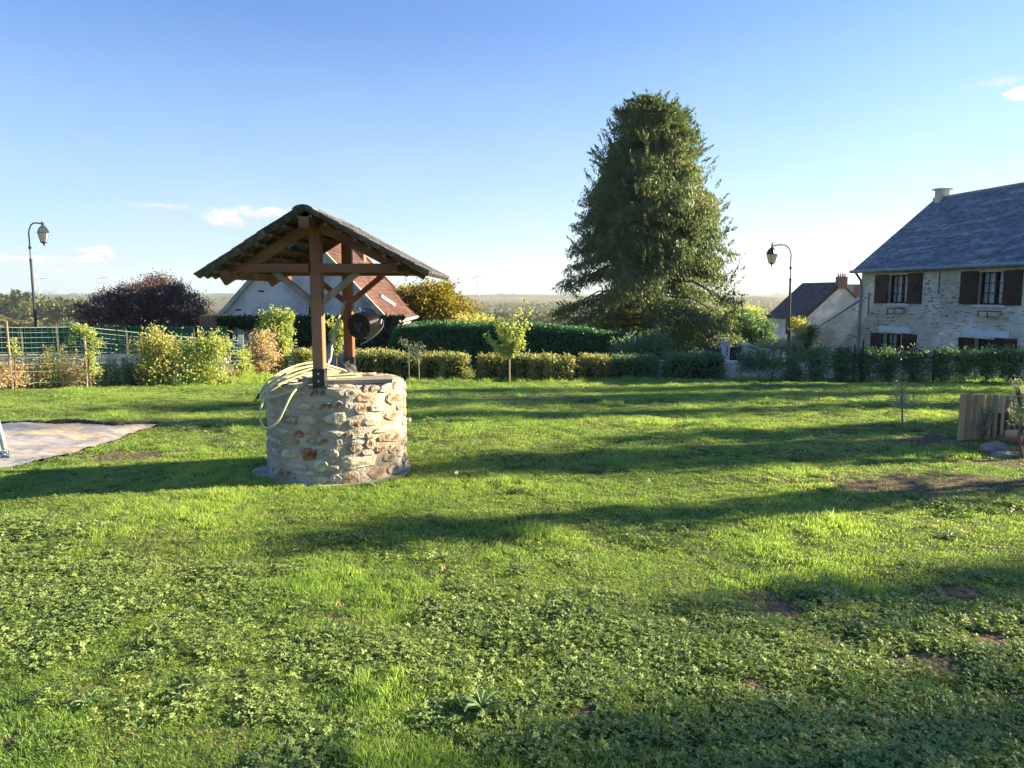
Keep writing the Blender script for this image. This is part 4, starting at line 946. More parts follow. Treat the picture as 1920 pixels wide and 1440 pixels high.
MB().tube([B.p(.1, .36, zb - .3), B.p(.1, .1, zb - .7), B.p(.1, .1, -6)], .06, 6).build('downpipe', M['zinc'], mh)
ar = thing('tv_antenna', at(1591, 530, 61), 'thin rooftop television aerial above the middle house chimney', 'antenna')
am = MB(); p0 = at(1590, 534, 61); p1 = at(1592.5, 488, 61); am.tube([p0, p1], .022, 5); am.build('mast', M['steel'], ar)
for k, (a, b_, py) in enumerate([(1590, 1601, 489), (1592, 1600, 495), (1590, 1597, 485)]): MB().tube([at(a, py + 1, 61), at(b_, py - 1, 61)], .016, 4).build('aerial_rod', M['steel'], ar)
# slate clad block behind
bb = thing('slate_clad_block', at(1597, 552, 66), 'slate hung gable rising between the middle house and the stone house', 'outbuilding')
q0, q1 = at(1583, 534, 66), at(1611, 575, 66)
MB().box(q0.x, q0.x + (q1.x - q0.x) * .55, 66, 68, -6, q0.z).build('slate_front', M['zinc'], bb); MB().box(q0.x + (q1.x - q0.x) * .552, q1.x + .4, 66.1, 68.1, -6, q0.z + .05).build('brick_side', M['brick'], bb)
for k in range(8): z = q0.z - .15 - k * .26; MB().box(q0.x - .01, q0.x + (q1.x - q0.x) * .55 + .005, 65.95, 65.998, z - .235, z).build('cladding_strip', M['zinc'], bb)

# ---- white gabled house at the left
D0 = at(413, 595, 36); D1 = at(719, 595, 36); GW = D1.x - D0.x; LBK = 11.2
Wf = Fr((D0.x, 36), (1, 0), (0, -1)); lh = thing('rendered_house', (D0.x, 36, 0), 'pale rendered gable house with red clay tile roof behind the well', 'house')
zl = D0.z; zpk = at(556, 427, 36).z
hw = [at(573.5, 553, 36), at(587, 594, 36)]; hl = [(hw[0].x - D0.x, hw[1].x + .35 - D0.x, hw[1].z, hw[0].z)]
w_ = Wf.mb(); holes_wall(w_, 0, GW, -5, zl, [], .25)
# gable with the window opening
a, b_, c_, e = hl[0]; zg = lambda t_: zl + (zpk - zl) * (1 - abs(t_ - GW / 2) / (GW / 2))
for (ta, tb) in ((0, a), (a, b_), (b_, GW)):
    segs = [ta] + ([GW / 2] if ta < GW / 2 < tb else []) + [tb]
    for i in range(len(segs) - 1):
        s0, s1 = segs[i], segs[i + 1]
        if ta == a: w_.add([(s0, 0, zl), (s1, 0, zl), (s1, 0, c_), (s0, 0, c_)], [(0, 1, 2, 3)]); w_.add([(s0, 0, e), (s1, 0, e), (s1, 0, zg(s1)), (s0, 0, zg(s0))], [(0, 1, 2, 3)])
        else: w_.add([(s0, 0, zl), (s1, 0, zl), (s1, 0, zg(s1)), (s0, 0, zg(s0))], [(0, 1, 2, 3)])
for (p, q) in (((a, c_), (a, e)), ((b_, c_), (b_, e)), ((a, c_), (b_, c_)), ((a, e), (b_, e))): w_.add([(p[0], 0, p[1]), (q[0], 0, q[1]), (q[0], -.25, q[1]), (p[0], -.25, p[1])], [(0, 1, 2, 3)])
w_.box(0.01, .25, -LBK, -.01, -5, zl - .02); w_.box(GW - .25, GW - .01, -LBK, -.01, -5, zl - .02)
w_.add([(0, -LBK, -5), (GW, -LBK, -5), (GW, -LBK, zl), (GW / 2, -LBK, zpk), (0, -LBK, zl)], [(0, 1, 2, 3, 4)])
w_.build('wall', M['render'], lh)
window(Wf, a + .01, b_ - .01, c_ + .01, e - .01, -.12, lh, cols=1, rows=2, frm=M['white'], cur=False)
sh_ = Wf.mb().box(a - .04, b_ + .04, -.02, .05, c_ - .07, c_ - .003); sh_.build('window_sill', M['white'], lh)
for (px_, py_) in ((490, 546), (447, 581)): v = at(px_, py_, 36); Wf.mb().box(v.x - D0.x - .14, v.x - D0.x + .14, .003, .03, v.z - .04, v.z + .04).build('vent', M['blackmetal'], lh)
ov = .32; slp = (zpk - zl) / (GW / 2); zov = zl - slp * ov + .1; yA, yB = 36 - .06, 36 + LBK + .25; xm = D0.x + GW / 2
roofo = MB()
for s in (-1, 1):
    xe = xm + s * (GW / 2 + ov); roofo.add([(xe, yA, zov), (xm, yA, zpk + .12), (xm, yB, zpk + .12), (xe, yB, zov), (xe, yA, zov - .16), (xm, yA, zpk - .04), (xm, yB, zpk - .04), (xe, yB, zov - .16)], [(0, 1, 2, 3), (7, 6, 5, 4), (0, 4, 5, 1), (3, 2, 6, 7), (0, 3, 7, 4)])
ro_ = roofo.build('roof', M['claytile'], lh)
vd = Vector((-(GW / 2 + ov), 0, zpk + .12 - zov)); courses('clay_tiles', (xm + GW / 2 + ov, yA + .3, zov + .01), (0, 1, 0), vd, yB - yA - .3, vd.length, .30, .24, M['claytile'], ro_, th=.028, jit=.008, seed=14)
vd = Vector(((GW / 2 + ov), 0, zpk + .12 - zov)); courses('rear_clay_tiles', (xm - GW / 2 - ov, yA, zov + .01), (0, 1, 0), vd, yB - yA, vd.length, .30, .24, M['claytile'], ro_, th=.028, jit=.008, seed=15)
M['verge'] = mat('lichened_stone_verge', (.40, .38, .33), (.26, .25, .22), sc=3, rough=.95, bump=.5, c3=(.5, .45, .33), sc3=2)
for s in (-1, 1): MB().beam((xm + s * (GW / 2 + ov), yA - .02, zov - .02), (xm, yA - .02, zpk + .10), .22, .20).build('verge', M['verge'], lh)
M['vergelit'] = mat('sunlit_verge_tiles', (.42, .22, .15), (.34, .17, .12), sc=3, rough=.9)  # sunlight painted into the far verge colour, reused on the ridge
MB().beam((xm + (GW / 2 + ov), yB, zov + .05), (xm, yB, zpk + .18), .22, .22).build('far_verge', M['vergelit'], lh)
MB().beam((xm, yA, zpk + .16), (xm, yB, zpk + .16), .24, .14).build('ridge_tiles', M['vergelit'], lh)
MB().tube([(xm + GW / 2 + ov + .06, yA, zov - .03), (xm + GW / 2 + ov + .06, yB, zov - .03)], .07, 8).build('gutter', M['white'], lh)
# rooflight
def onroof(px, py):
    u, dy, dz = rays(px, py); n_ = Vector(((zpk + .12 - zov), 0, (GW / 2 + ov))).normalized(); q = Vector((xm + GW / 2 + ov, 36, zov)); o = Vector((0, 0, CZ)); d = Vector((u, dy, dz)); k = (q - o).dot(n_) / d.dot(n_); return o + d * k, n_
pa, n_ = onroof(711, 557); pb, _ = onroof(736, 574)
MB().beam(pa + n_ * .09, pb + n_ * .09, .18, .16).build('rooflight', M['white'], lh)
ckx = at(672, 475, 45.5); cb = MB(); cb.cbox((ckx.x, 45.6, ckx.z - .5), (.75, .75, 2.6)); co_ = cb.build('chimney', M['brick'], lh); MB().cbox((ckx.x, 45.6, ckx.z + .84), (.9, .9, .1)).build('chimney_cap', M['cream'], co_)
for k in (-.18, .18): MB().lathe((ckx.x + k, 45.6, ckx.z + .9), (0, 0, 1), [(.1, 0), (.08, .25)], 8).build('chimney_pot', M['brick'], co_)

# ------------------------------------------------------------------ street lamps
def street_lamp(px0, basepx, top_py, side, Y, lab, lpx, lpy):
    base = at(basepx, 640, Y); zb_ = g1(base.x, Y) - .1; o = thing('street_lamp', (base.x, Y, zb_), lab, 'street lamp', 'gooseneck street lamps')
    bx = base.x; tilt = (at(px0, top_py + 60, Y).x - bx) / (at(px0, top_py + 60, Y).z - base.z)
    X = lambda z: bx + (z - base.z) * tilt
    ztop = at(px0, top_py, Y).z; zst = ztop - .75
    MB().tube([(bx + (zb_ - base.z) * tilt, Y, zb_), (X(base.z + .4), Y, base.z + .4), (X(base.z + .45), Y, base.z + .45), (X(zst - .9), Y, zst - .9)], [.085, .075, .062, .05], 10).build('pole', M['lampgreen'], o)
    lx = at(lpx, lpy, Y).x; r_ = abs(lx - X(zst)) / 2 * 1.0; cx = X(zst) + side * r_ * .95
    pts = [(X(zst - .9), Y, zst - .9), (X(zst), Y, zst)]
    for k in range(1, 11):
        a = math.pi * k / 12 * 1.08; pts.append((cx - side * r_ * 1.0 * math.cos(a), Y, zst + .75 * math.sin(min(a, math.pi / 2 + (a - math.pi / 2) * .35)) ** .8))
    pts.append((lx, Y, zst + .70))
    MB().tube(cr(pts, 3), .03, 8).build('arm', M['lampgreen'], o)
    for zz in (zst - .9, zst - .35): MB().lathe((X(zz), Y, zz - .06), (0, 0, 1), [(.05, 0), (.065, .03), (.065, .09), (.05, .12)], 10).build('collar', M['lampgreen'], o)
    zt = at(lpx, lpy, Y).z                 # top of the lantern roof
    MB().lathe((lx, Y, zst + .55), (0, 0, 1), [(.02, 0), (.045, .06), (.02, .12), (.06, .2), (.03, .26), (.01, .36)], 8).build('finial', M['lampgreen'], o)
    ln = MB(); ln.lathe((lx, Y, zt), (0, 0, -1), [(.05, -.16), (.07, -.1), (.05, -.06), (.13, 0), (.21, .08), (.27, .22), (.29, .25), (.27, .27)], 4); lo = ln.build('lantern', M['lampgreen'], o)
    MB().tube([(lx, Y, zt + .1), (lx, Y, zst + .6)], .02, 6).build('hanger', M['lampgreen'], o)
    rt, rb, z1, z0 = .25, .14, zt - .27, zt - .68; ct = [Vector((math.cos(a), math.sin(a), 0)) for a in [math.pi / 4 + k * math.pi / 2 + .25 for k in range(4)]]
    for k in range(4):
        c, d_ = ct[k], ct[(k + 1) % 4]; b_ = Vector((lx, Y, 0))
        MB().tube([b_ + c * rt + Vector((0, 0, z1)), b_ + c * rb + Vector((0, 0, z0))], .014, 4).build('glazing_bar', M['lampgreen'], lo)
        p_ = MB(); p_.add([b_ + c * rt * .97 + Vector((0, 0, z1)), b_ + d_ * rt * .97 + Vector((0, 0, z1)), b_ + d_ * rb * .97 + Vector((0, 0, z0)), b_ + c * rb * .97 + Vector((0, 0, z0))], [(0, 1, 2, 3)]); p_.build('glass', M['lampglass'], lo)
    MB().lathe((lx, Y, z0), (0, 0, -1), [(.15, -.01), (.15, .02), (.05, .07), (.035, .1), (.012, .2)], 8).build('base_finial', M['lampgreen'], o)
    return o
M['lampglass'] = leafmat('frosted_lamp_glass', [(.66, .68, .74), (.7, .72, .78)], trans=.5, rough=.2, tcol=.75)
street_lamp(57, 69, 418, 1, 34, 'gooseneck street lamp with hanging lantern at far left beyond the green fence', 80, 425)
street_lamp(1482, 1479, 459, -1, 36, 'gooseneck street lamp with hanging lantern in front of the middle house', 1448, 466)

# ------------------------------------------------------------------ plants
def clumps(lobes, nc, per, sig, shell=(.55, 1.0), rnd=rng, up=.0):
    """leaf centres gathered in clumps through the outer part of a crown made of ellipsoids"""
    C = []; D = []; lob = np.array(lobes, float); wts = (lob[:, 3] * lob[:, 4] * lob[:, 5]) ** .66; wts /= wts.sum()
    li = rnd.choice(len(lob), nc, p=wts); d = unit(rnd.normal(size=(nc, 3))); rr = rnd.uniform(*shell, nc)[:, None]
    cc = lob[li, :3] + d * lob[li, 3:] * rr; sz = sig * rnd.uniform(.6, 1.4, nc)
    P = np.repeat(cc, per, 0) + rnd.normal(size=(nc * per, 3)) * np.repeat(sz, per)[:, None] * [1, 1, .75]
    Dn = np.repeat(d, per, 0) * .8 + rnd.normal(size=(nc * per, 3)) * .7 + [0, 0, up]
    return P, Dn
def limbs(mb, base, top, lobes, n, r0, seed=1, spread=.35):
    r = random.Random(seed); base = Vector(base); top = Vector(top)
    mb.tube([base, base.lerp(top, .5) + Vector((r.uniform(-.04, .04), r.uniform(-.04, .04), 0)) * (top - base).length, top], [r0, r0 * .75, r0 * .4], 8)
    for i in range(n):
        lb = r.choice(lobes); s = base.lerp(top, r.uniform(spread, 1)); a = r.uniform(0, 6.28); e = Vector((lb[0] + math.cos(a) * lb[3] * .7, lb[1] + math.sin(a) * lb[4] * .7, lb[2] + r.uniform(-.2, .7) * lb[5]))
        m_ = s.lerp(e, .5) + Vector((0, 0, .12 * (e - s).length)); mb.tube(cr([s, m_, e], 3), [r0 * .32 * (1 - .11 * k) for k in range(7)], 5)
def tree(name, base, lobes, lm_, label, cat_, n_cl=200, per=40, sig=.3, ls=.12, lw=.07, r0=.12, nlimb=10, group=None, trunk_top=None, bark=None, up=0, shell=(.55, 1.0), tname='trunk', fname='crown', seed=1):
    o = thing(name, base, label, cat_, group); P, D = clumps(lobes, n_cl, per, sig, shell, up=up)
    P[:, 2] = np.maximum(P[:, 2], base[2] + .03)
    leaves(fname, P, D, ls * rng.uniform(.6, 1.3, len(P)), lw * rng.uniform(.6, 1.3, len(P)), lm_, o)
    tb = MB(); cz = np.array(lobes)[:, :3].mean(0); tt = trunk_top or (float(cz[0]), float(cz[1]), float(cz[2])); limbs(tb, (base[0], base[1], base[2] - .1), tt, lobes, nlimb, r0, seed); tb.build(tname, bark or M['bark'], o)
    return o
LM = dict(
 conifer=leafmat('cypress_spray', [(.045, .095, .055), (.090, .155, .065), (.16, .21, .08), (.28, .24, .11)], trans=.3, nsc=.5, tcol=1.2),
 hedge=leafmat('dark_hedge_leaf', [(.03, .11, .055), (.048, .165, .07), (.08, .21, .085)], trans=.2, nsc=1.2),
 laurel=leafmat('laurel_hedge_leaf', [(.08, .12, .04), (.20, .23, .08), (.38, .37, .16), (.56, .50, .30)], trans=.35, nsc=1.5),
 privet=leafmat('privet_leaf', [(.07, .145, .08), (.125, .225, .11), (.20, .31, .15)], trans=.25, nsc=1.3),
 yellow=leafmat('yellowing_leaf', [(.20, .24, .07), (.42, .42, .15), (.62, .56, .24)], trans=.45, nsc=.9),
 walnut=leafmat('autumn_leaf', [(.11, .12, .03), (.23, .20, .035), (.33, .25, .05)], trans=.4, nsc=.4),
 purple=leafmat('copper_plum_leaf', [(.050, .036, .058), (.095, .066, .082), (.18, .10, .11), (.13, .11, .09)], trans=.25, nsc=.6, tcol=1.1),
 dry=leafmat('dried_flower_stem', [(.42, .31, .20), (.58, .44, .30), (.42, .38, .20)], trans=.35, nsc=1.0),
 ivy=leafmat('ivy_leaf', [(.016, .04, .014), (.03, .065, .02), (.06, .035, .022)], trans=.2, nsc=.7),
 grey=leafmat('grey_green_leaf', [(.13, .17, .13), (.22, .27, .20)], trans=.3, nsc=2),
 silver=leafmat('olive_leaf', [(.22, .27, .17), (.38, .42, .28), (.5, .5, .36)], trans=.3, nsc=2),
 fresh=leafmat('young_green_leaf', [(.20, .27, .08), (.36, .42, .14), (.50, .52, .22)], trans=.45, nsc=1.5),
 far1=leafmat('distant_foliage', [(.030, .055, .022), (.055, .085, .028), (.10, .12, .035)], trans=.2, nsc=.05, objr=True),
 far2=leafmat('distant_autumn_foliage', [(.06, .075, .03), (.11, .12, .04), (.18, .15, .06)], trans=.2, nsc=.05, objr=True))

# big conifer: outline by height, two leaders
cb_ = at(1215, 640, 35); cx, cy = cb_.x, 35.0; CG = g1(cx, cy)
def mpx(px, py): v = at(px, py, 35); return v.x - cx, v.z
Lf = [mpx(*p) for p in [(1202, 188), (1178, 205), (1152, 230), (1132, 275), (1108, 320), (1084, 400), (1070, 450), (1062, 520), (1052, 570), (1050, 610), (1075, 650)]]
Rt = [mpx(*p) for p in [(1224, 190), (1245, 205), (1276, 222), (1302, 256), (1325, 318), (1352, 350), (1365, 430), (1376, 500), (1383, 550), (1372, 600), (1350, 650)]]
lz = np.array([p[1] for p in Lf])[::-1]; lx_ = np.array([p[0] for p in Lf])[::-1]; rz = np.array([p[1] for p in Rt])[::-1]; rx_ = np.array([p[0] for p in Rt])[::-1]
con = thing('conifer', (cx, cy, CG), 'tall broad dark conifer with drooping sprays standing beyond the clipped hedge', 'tree')
TOPZ = at(1213, 181, 35).z
nb = 1250; hz = CG + .5 + (TOPZ - CG - .7) * (np.arange(nb) / nb) ** 1.15; az_ = rng.uniform(0, 2 * np.pi, nb)
hz = hz + rng.normal(0, .15, nb)
def rad(az_, z):
    xl = -np.interp(z, lz, lx_); xr = np.interp(z, rz, rx_); c = np.cos(az_); return np.where(c > 0, xr, xl) * np.abs(c) + (xl + xr) / 2 * .95 * (1 - np.abs(c))
rr = np.maximum(rad(az_, hz), .25) * np.clip(rng.normal(.90, .15, nb), .5, 1.2) * (0.88 + .12 * fbm(az_ * 2.2, hz * .45, 1.0, 70, 2) * 1.4)
nbg = 160; bi = np.arange(nb) % nbg; inb = np.arange(nb) < nbg * 4          # boughs of five strands each, the rest fill the inside
bz = CG + .7 + (TOPZ - CG - .9) * (rng.permutation(nbg) / nbg) ** 1.12; ba_ = rng.uniform(0, 2 * np.pi, nbg); brr = np.clip(rng.normal(.96, .08, nbg), .7, 1.08)
hz = np.where(inb, bz[bi] + rng.normal(0, .17, nb), hz); az_ = np.where(inb, ba_[bi] + rng.normal(0, .11, nb), az_); hz = np.minimum(hz, TOPZ - .25)
rr = np.maximum(rad(az_, hz), .25) * np.where(inb, brr[bi] * rng.normal(1, .05, nb), rng.uniform(.68, .97, nb))
Cs = []; Ds = []; tb = MB()
tb.tube([(cx, cy, CG - .2), (cx + .05, cy, CG + 4), (cx, cy, CG + 8), (cx, cy, TOPZ - .5)], [.42, .34, .2, .05], 10)
tb.build('trunk', M['bark'], con); br = MB()
for i in range(nb):
    a = az_[i]; R_ = rr[i]; z = hz[i]; dirv = np.array([math.cos(a), math.sin(a), 0]); side = np.array([-math.sin(a), math.cos(a), 0])
    topf = np.clip((z - (TOPZ - 2.5)) / 2.5, 0, 1); droop = (.32 * R_) * (1 - topf) - .5 * topf * R_
    ts = np.linspace(.38, 1.0, 11); n_ = 23
    if i % 3 == 0: br.tube([(cx, cy, z + .2), (cx + dirv[0] * R_ * .5, cy + dirv[1] * R_ * .5, z + .05), (cx + dirv[0] * R_ * .92, cy + dirv[1] * R_ * .92, z - droop * .7)], [.05, .035, .012], 4)
    for t_ in ts:
        P = np.array([cx, cy, z]) + dirv * R_ * t_ + np.array([0, 0, .12 * R_ * t_ - droop * t_ ** 1.8])
        wdt = (.45 if t_ < .9 else .28) * (.5 + R_ / 4.5)
        k = rng.normal(size=(n_, 3)); Cc = P + side * (rng.uniform(-1, 1, n_) * wdt)[:, None] + dirv * (rng.normal(0, .10, n_))[:, None] - np.array([0, 0, 1]) * (np.abs(rng.normal(0, .19, n_)))[:, None]
        Cs.append(Cc); Ds.append(dirv * .45 + side * rng.normal(0, .5, n_)[:, None] + np.array([0, 0, -1.0 + 1.6 * topf]) + k * .25)
for i in range(420):                       # stray shoots that break the outline
    zz = rng.uniform(CG + 1.5, TOPZ - .3) if i > 90 else rng.uniform(TOPZ - 3.0, TOPZ - .2); a = rng.uniform(0, 2 * np.pi); R_ = float(rad(np.array([a]), np.array([zz]))[0]) * .93; dirv = np.array([math.cos(a), math.sin(a), 0]); ln_ = rng.uniform(.35, .85); k_ = 26
    upd = dirv * rng.uniform(.3, .9) + np.array([0, 0, rng.uniform(.2, 1.0)]); upd /= np.linalg.norm(upd); f_ = rng.random(k_)[:, None]; P = np.array([cx, cy, zz]) + dirv * R_; Cs.append(P + upd * ln_ * f_ + rng.normal(0, .05, (k_, 3)) * (1.3 - f_)); Ds.append(upd + rng.normal(0, .45, (k_, 3)))
Cs = np.concatenate(Cs); Ds = np.concatenate(Ds)
Cs[:, 2] = np.maximum(Cs[:, 2], CG + .1)
leaves('foliage', Cs, Ds, .17 * rng.uniform(.5, 1.5, len(Cs)), .046 * rng.uniform(.6, 1.4, len(Cs)), LM['conifer'], con, bend=.5)
br.build('branches', M['bark'], con)

# clipped dark hedge (one continuous hedge)
def hedge(name, x0, x1, y0, y1, z0, z1, lm_, label, n, ls, lw, group=None, core=None, rnd_=.12, jit=.05, cat_='hedge', top=None, loc=None):
    o = thing(name, ((x0 + x1) / 2, (y0 + y1) / 2, z0), label, cat_, group)
    ax_, ay, az2 = (x1 - x0) / 2, (y1 - y0) / 2, (z1 - z0) / 2; c = np.array([(x0 + x1) / 2, (y0 + y1) / 2, (z0 + z1) / 2]); h = np.array([ax_, ay, az2])
    A_ = np.array([ay * az2, ay * az2, ax_ * az2, ax_ * az2 * .5, ax_ * ay * 1.2]); f = rng.choice(5, n, p=A_ / A_.sum()); u = rng.uniform(-1, 1, (n, 3)); nv = np.zeros((n, 3))
    for k, (axs, sg) in enumerate([(0, -1), (0, 1), (1, -1), (1, 1), (2, 1)]): s = f == k; u[s, axs] = sg; nv[s, axs] = sg
    hh_ = h + (fbm(u[:, 0] * ax_ * 1.4 + x0 + u[:, 1], u[:, 2] * az2 * 1.7 + u[:, 1] * ay + y0, 1.1, 80, 3)[:, None] - .5) * rnd_ * 2
    rnd2 = 1 - .10 * (np.abs(u[:, [0]]) ** 6 * np.abs(u[:, [2]]) ** 6)
    P = c + u * hh_ * rnd2 + rng.normal(0, jit, (n, 3)) - nv * np.abs(rng.normal(0, jit, (n, 1)))
    if top is not None: P[:, 2] += top(P[:, 0]) * (P[:, 2] - z0) / (z1 - z0)
    leaves('foliage', P, nv * .7 + rng.normal(size=(n, 3)) * .8 + [0, 0, .2], ls * rng.uniform(.6, 1.4, n), lw * rng.uniform(.6, 1.4, n), lm_, o)
    q = MB(); m_ = min(.14, h.min() * .45); xk = np.linspace(x0 + m_, x1 - m_, 2 if top is None else 30); tk = [z1 - m_ * 1.2 + (float(top(v_)) if top is not None else 0) for v_ in xk]; [q.prism([(xk[i_], y0 + m_, z0 - .1), (xk[i_ + 1], y0 + m_, z0 - .1), (xk[i_ + 1], y0 + m_, tk[i_ + 1]), (xk[i_], y0 + m_, tk[i_])], (0, y1 - y0 - 2 * m_, 0)) for i_ in range(len(xk) - 1)]; q.build('dark_core', core or M['core'], o)  # solid dark box inside the leaves, added to block light
    return o
M['core'] = mat('painted_shade_core', (.022, .030, .014), (.012, .018, .010), sc=20, rough=1)  # dark colour stands in for the shade inside a hedge
hl_, hr_ = at(735, 612, 28).x, at(1222, 640, 27).x
zt_ = at(900, 610, 27.4).z
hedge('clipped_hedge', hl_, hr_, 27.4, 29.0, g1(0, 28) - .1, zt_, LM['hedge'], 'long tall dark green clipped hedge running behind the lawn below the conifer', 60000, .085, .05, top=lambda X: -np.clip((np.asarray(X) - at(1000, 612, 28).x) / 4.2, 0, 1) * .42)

# low laurel bushes along the end of the lawn
low = [(548, 588, 660, 21.6, 'small low bush behind the hose at the left end of the low row'), (655, 706, 664, 21.8, 'low bush just right of the rear well post'), (708, 744, 664, 21.9, 'low yellow-green bush behind the grey sapling'),
       (742, 792, 668, 21.8, 'low bush directly under the grey sapling'), (790, 834, 668, 22.0, 'low bush second before the wire fence gap'), (826, 874, 667, 21.6, 'rounded bright low bush beside the left end of the wire fence gap'),
       (899, 942, 669, 21.9, 'low bush left of the spreading sapling, darker at its foot'), (940, 975, 667, 22.0, 'low bush behind the trunk of the spreading sapling'), (973, 999, 668, 21.9, 'narrow low bush right of the spreading sapling'),
       (997, 1030, 671, 21.7, 'low bush with pale leaf tips second before the mesh gap'), (1028, 1075, 674, 21.4, 'pale lit bush at the right end of the joined low row'),
       (1094, 1143, 671, 21.7, 'single rounded pale bush standing alone between the mesh gaps')]
for (a, b_, ty, Y, lb) in low:
    p0, p1 = at(a, ty, Y), at(b_, ty, Y); z0 = g1(p0.x, Y)
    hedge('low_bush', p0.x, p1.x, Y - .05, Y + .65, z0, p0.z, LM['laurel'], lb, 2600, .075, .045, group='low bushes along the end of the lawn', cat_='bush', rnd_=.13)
rt = [(1150, 1236, 671, 21.8, 'dark boxy bush right of the single pale bush'), (1252, 1360, 668, 21.8, 'wide dark bush in front of the gate pillar')]
for (a, b_, ty, Y, lb) in rt:
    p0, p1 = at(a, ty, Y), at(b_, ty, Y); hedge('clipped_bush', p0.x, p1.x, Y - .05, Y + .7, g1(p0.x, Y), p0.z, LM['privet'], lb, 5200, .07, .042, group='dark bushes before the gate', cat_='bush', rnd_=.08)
p0 = at(888, 702, 21.3); 
tree('small_shrub', (at(872, 705, 21.3).x, 21.3, g1(-1.3, 21.3)), [(at(878, 695, 21.3).x, 21.3, at(878, 697, 21.3).z, .18, .15, .16)], LM['laurel'], 'tiny pale shrub in the gap before the wire fence', 'shrub', 14, 14, .06, .06, .04, .01, 3)
# right hand privet, loose individual plants with gaps
priv = [(1392, 1512, 657, 20.9, .55), (1515, 1560, 655, 20.9, 0), (1562, 1612, 654, 20.8, 0), (1610, 1650, 654, 20.7, 0), (1650, 1700, 654, 20.6, .2), (1698, 1745, 656, 20.5, 0), (1752, 1800, 657, 20.3, 0), (1798, 1845, 659, 20.2, .3), (1838, 1885, 657, 20.0, 0), (1880, 1935, 657, 19.8, 0), (1930, 1990, 657, 19.6, 0)]
nm = ['broad privet plant left of the lean-to wall', 'privet plant in front of the lean-to verge', 'privet plant in front of the lean-to wall', 'privet plant below the downpipe', 'privet plant below the lower left window', 'privet plant left of the tall fence post',
      'privet plant right of the tall fence post', 'arching privet plant below the lower right shutters', 'privet plant below the white lintel on the right', 'privet plant at the right edge of the picture', 'privet plant just outside the right edge']
for (a, b_, ty, Y, arch), lb in zip(priv, nm):
    p0, p1 = at(a, ty, Y), at(b_, ty, Y); z0 = g1(p0.x, Y); w = p1.x - p0.x; xm_ = (p0.x + p1.x) / 2; hgt = p0.z - z0
    if w > 1.2:
        lobes = [(p0.x + w * (k + .5) / 4, Y + .25, z0 + hgt * .62, w / 6.5, .35, hgt * .42) for k in range(4)] + [(p0.x + w * .85, Y + .2, z0 + hgt * .3, w * .16, .3, hgt * .33)]
    else: lobes = [(xm_, Y + .2, z0 + hgt * .70, w * .56, .32, hgt * .32), (xm_ + w * random.uniform(-.12, .12), Y + .2, z0 + hgt * .33, w * random.uniform(.2, .4), .26, hgt * .35), (xm_ + w * random.uniform(-.3, .3), Y + .2, z0 + hgt * .85, w * .4, .3, hgt * .16)]
    tree('privet_plant', (xm_, Y + .2, z0), lobes, LM['privet'], lb, 'hedge plant', int(44 * (1 + w)), 32, .10, .075, .045, .03, 6, group='privet plants along the right side', shell=(.1, 1))

# conifer's low neighbours, ivy, background trees near the houses
tree('grey_shrub', (at(1190, 668, 25).x, 25, g1(4, 25)), [(at(1188, 655, 25).x, 25, at(1188, 655, 25).z, .75, .5, .45), (at(1228, 655, 25).x, 25, at(1228, 652, 25).z, .55, .5, .5), (at(1205, 672, 25).x, 25, at(1205, 672, 25).z, .5, .5, .3)], LM['privet'], 'loose grey-green shrub at the foot of the conifer', 'shrub', 130, 30, .14, .09, .06, .04, 8)
def at3(px, py, Y, *r): v = at(px, py, Y); return (v.x, v.y, v.z, *r)
tree('golden_tree', (at(815, 640, 48).x, 48, g1(-5, 48)), [at3(800, 575, 48, 2.2, 2, 1.4), at3(845, 590, 48, 1.9, 1.8, 1.1), at3(765, 570, 48, 1.5, 1.6, 1.2), at3(775, 610, 48, 2.4, 2, 1.2), at3(860, 610, 48, 1.8, 1.8, .8), at3(820, 550, 48, 1.2, 1.2, .7)], LM['walnut'], 'broad golden autumn tree right of the red roof', 'tree', 620, 40, .30, .20, .12, .22, 22)
tree('golden_tree', (at(895, 650, 44).x, 44, g1(-2, 44)), [at3(905, 612, 44, 1.1, 1, .55), at3(870, 612, 44, .9, 1, .6)], LM['yellow'], 'low yellow shrub showing over the clipped hedge right of the golden tree', 'shrub', 130, 36, .2, .14, .09, .1, 8)
tree('dark_tree', (at(1405, 655, 42).x, 42, g1(13, 42)), [at3(1400, 615, 42, 1.0, 1, .75), at3(1425, 622, 42, .85, .9, .7), at3(1385, 628, 42, .8, .8, .7), at3(1415, 640, 42, 1.1, 1, .5)], LM['privet'], 'round dark tree behind the gate pillars', 'tree', 330, 40, .18, .13, .08, .14, 14)
tree('lime_shrub', (at(1400, 620, 58).x, 58, g1(18, 58)), [at3(1400, 592, 58, 1.3, 1.2, .65), at3(1375, 600, 58, 1.2, 1.2, .8)], LM['fresh'], 'bright lime-green tree top between the conifer and the middle house', 'tree', 150, 36, .25, .2, .13, .12, 10)
tree('cone_shrub', (at(1508, 660, 37).x, 37, g1(14.5, 37)), [at3(1508, 640, 37, .42, .4, .55), at3(1518, 622, 37, .3, .3, .45), at3(1498, 655, 37, .4, .4, .5)], LM['privet'], 'leaning dark shrub against the low end of the lean-to', 'shrub', 130, 36, .12, .1, .06, .06, 8)
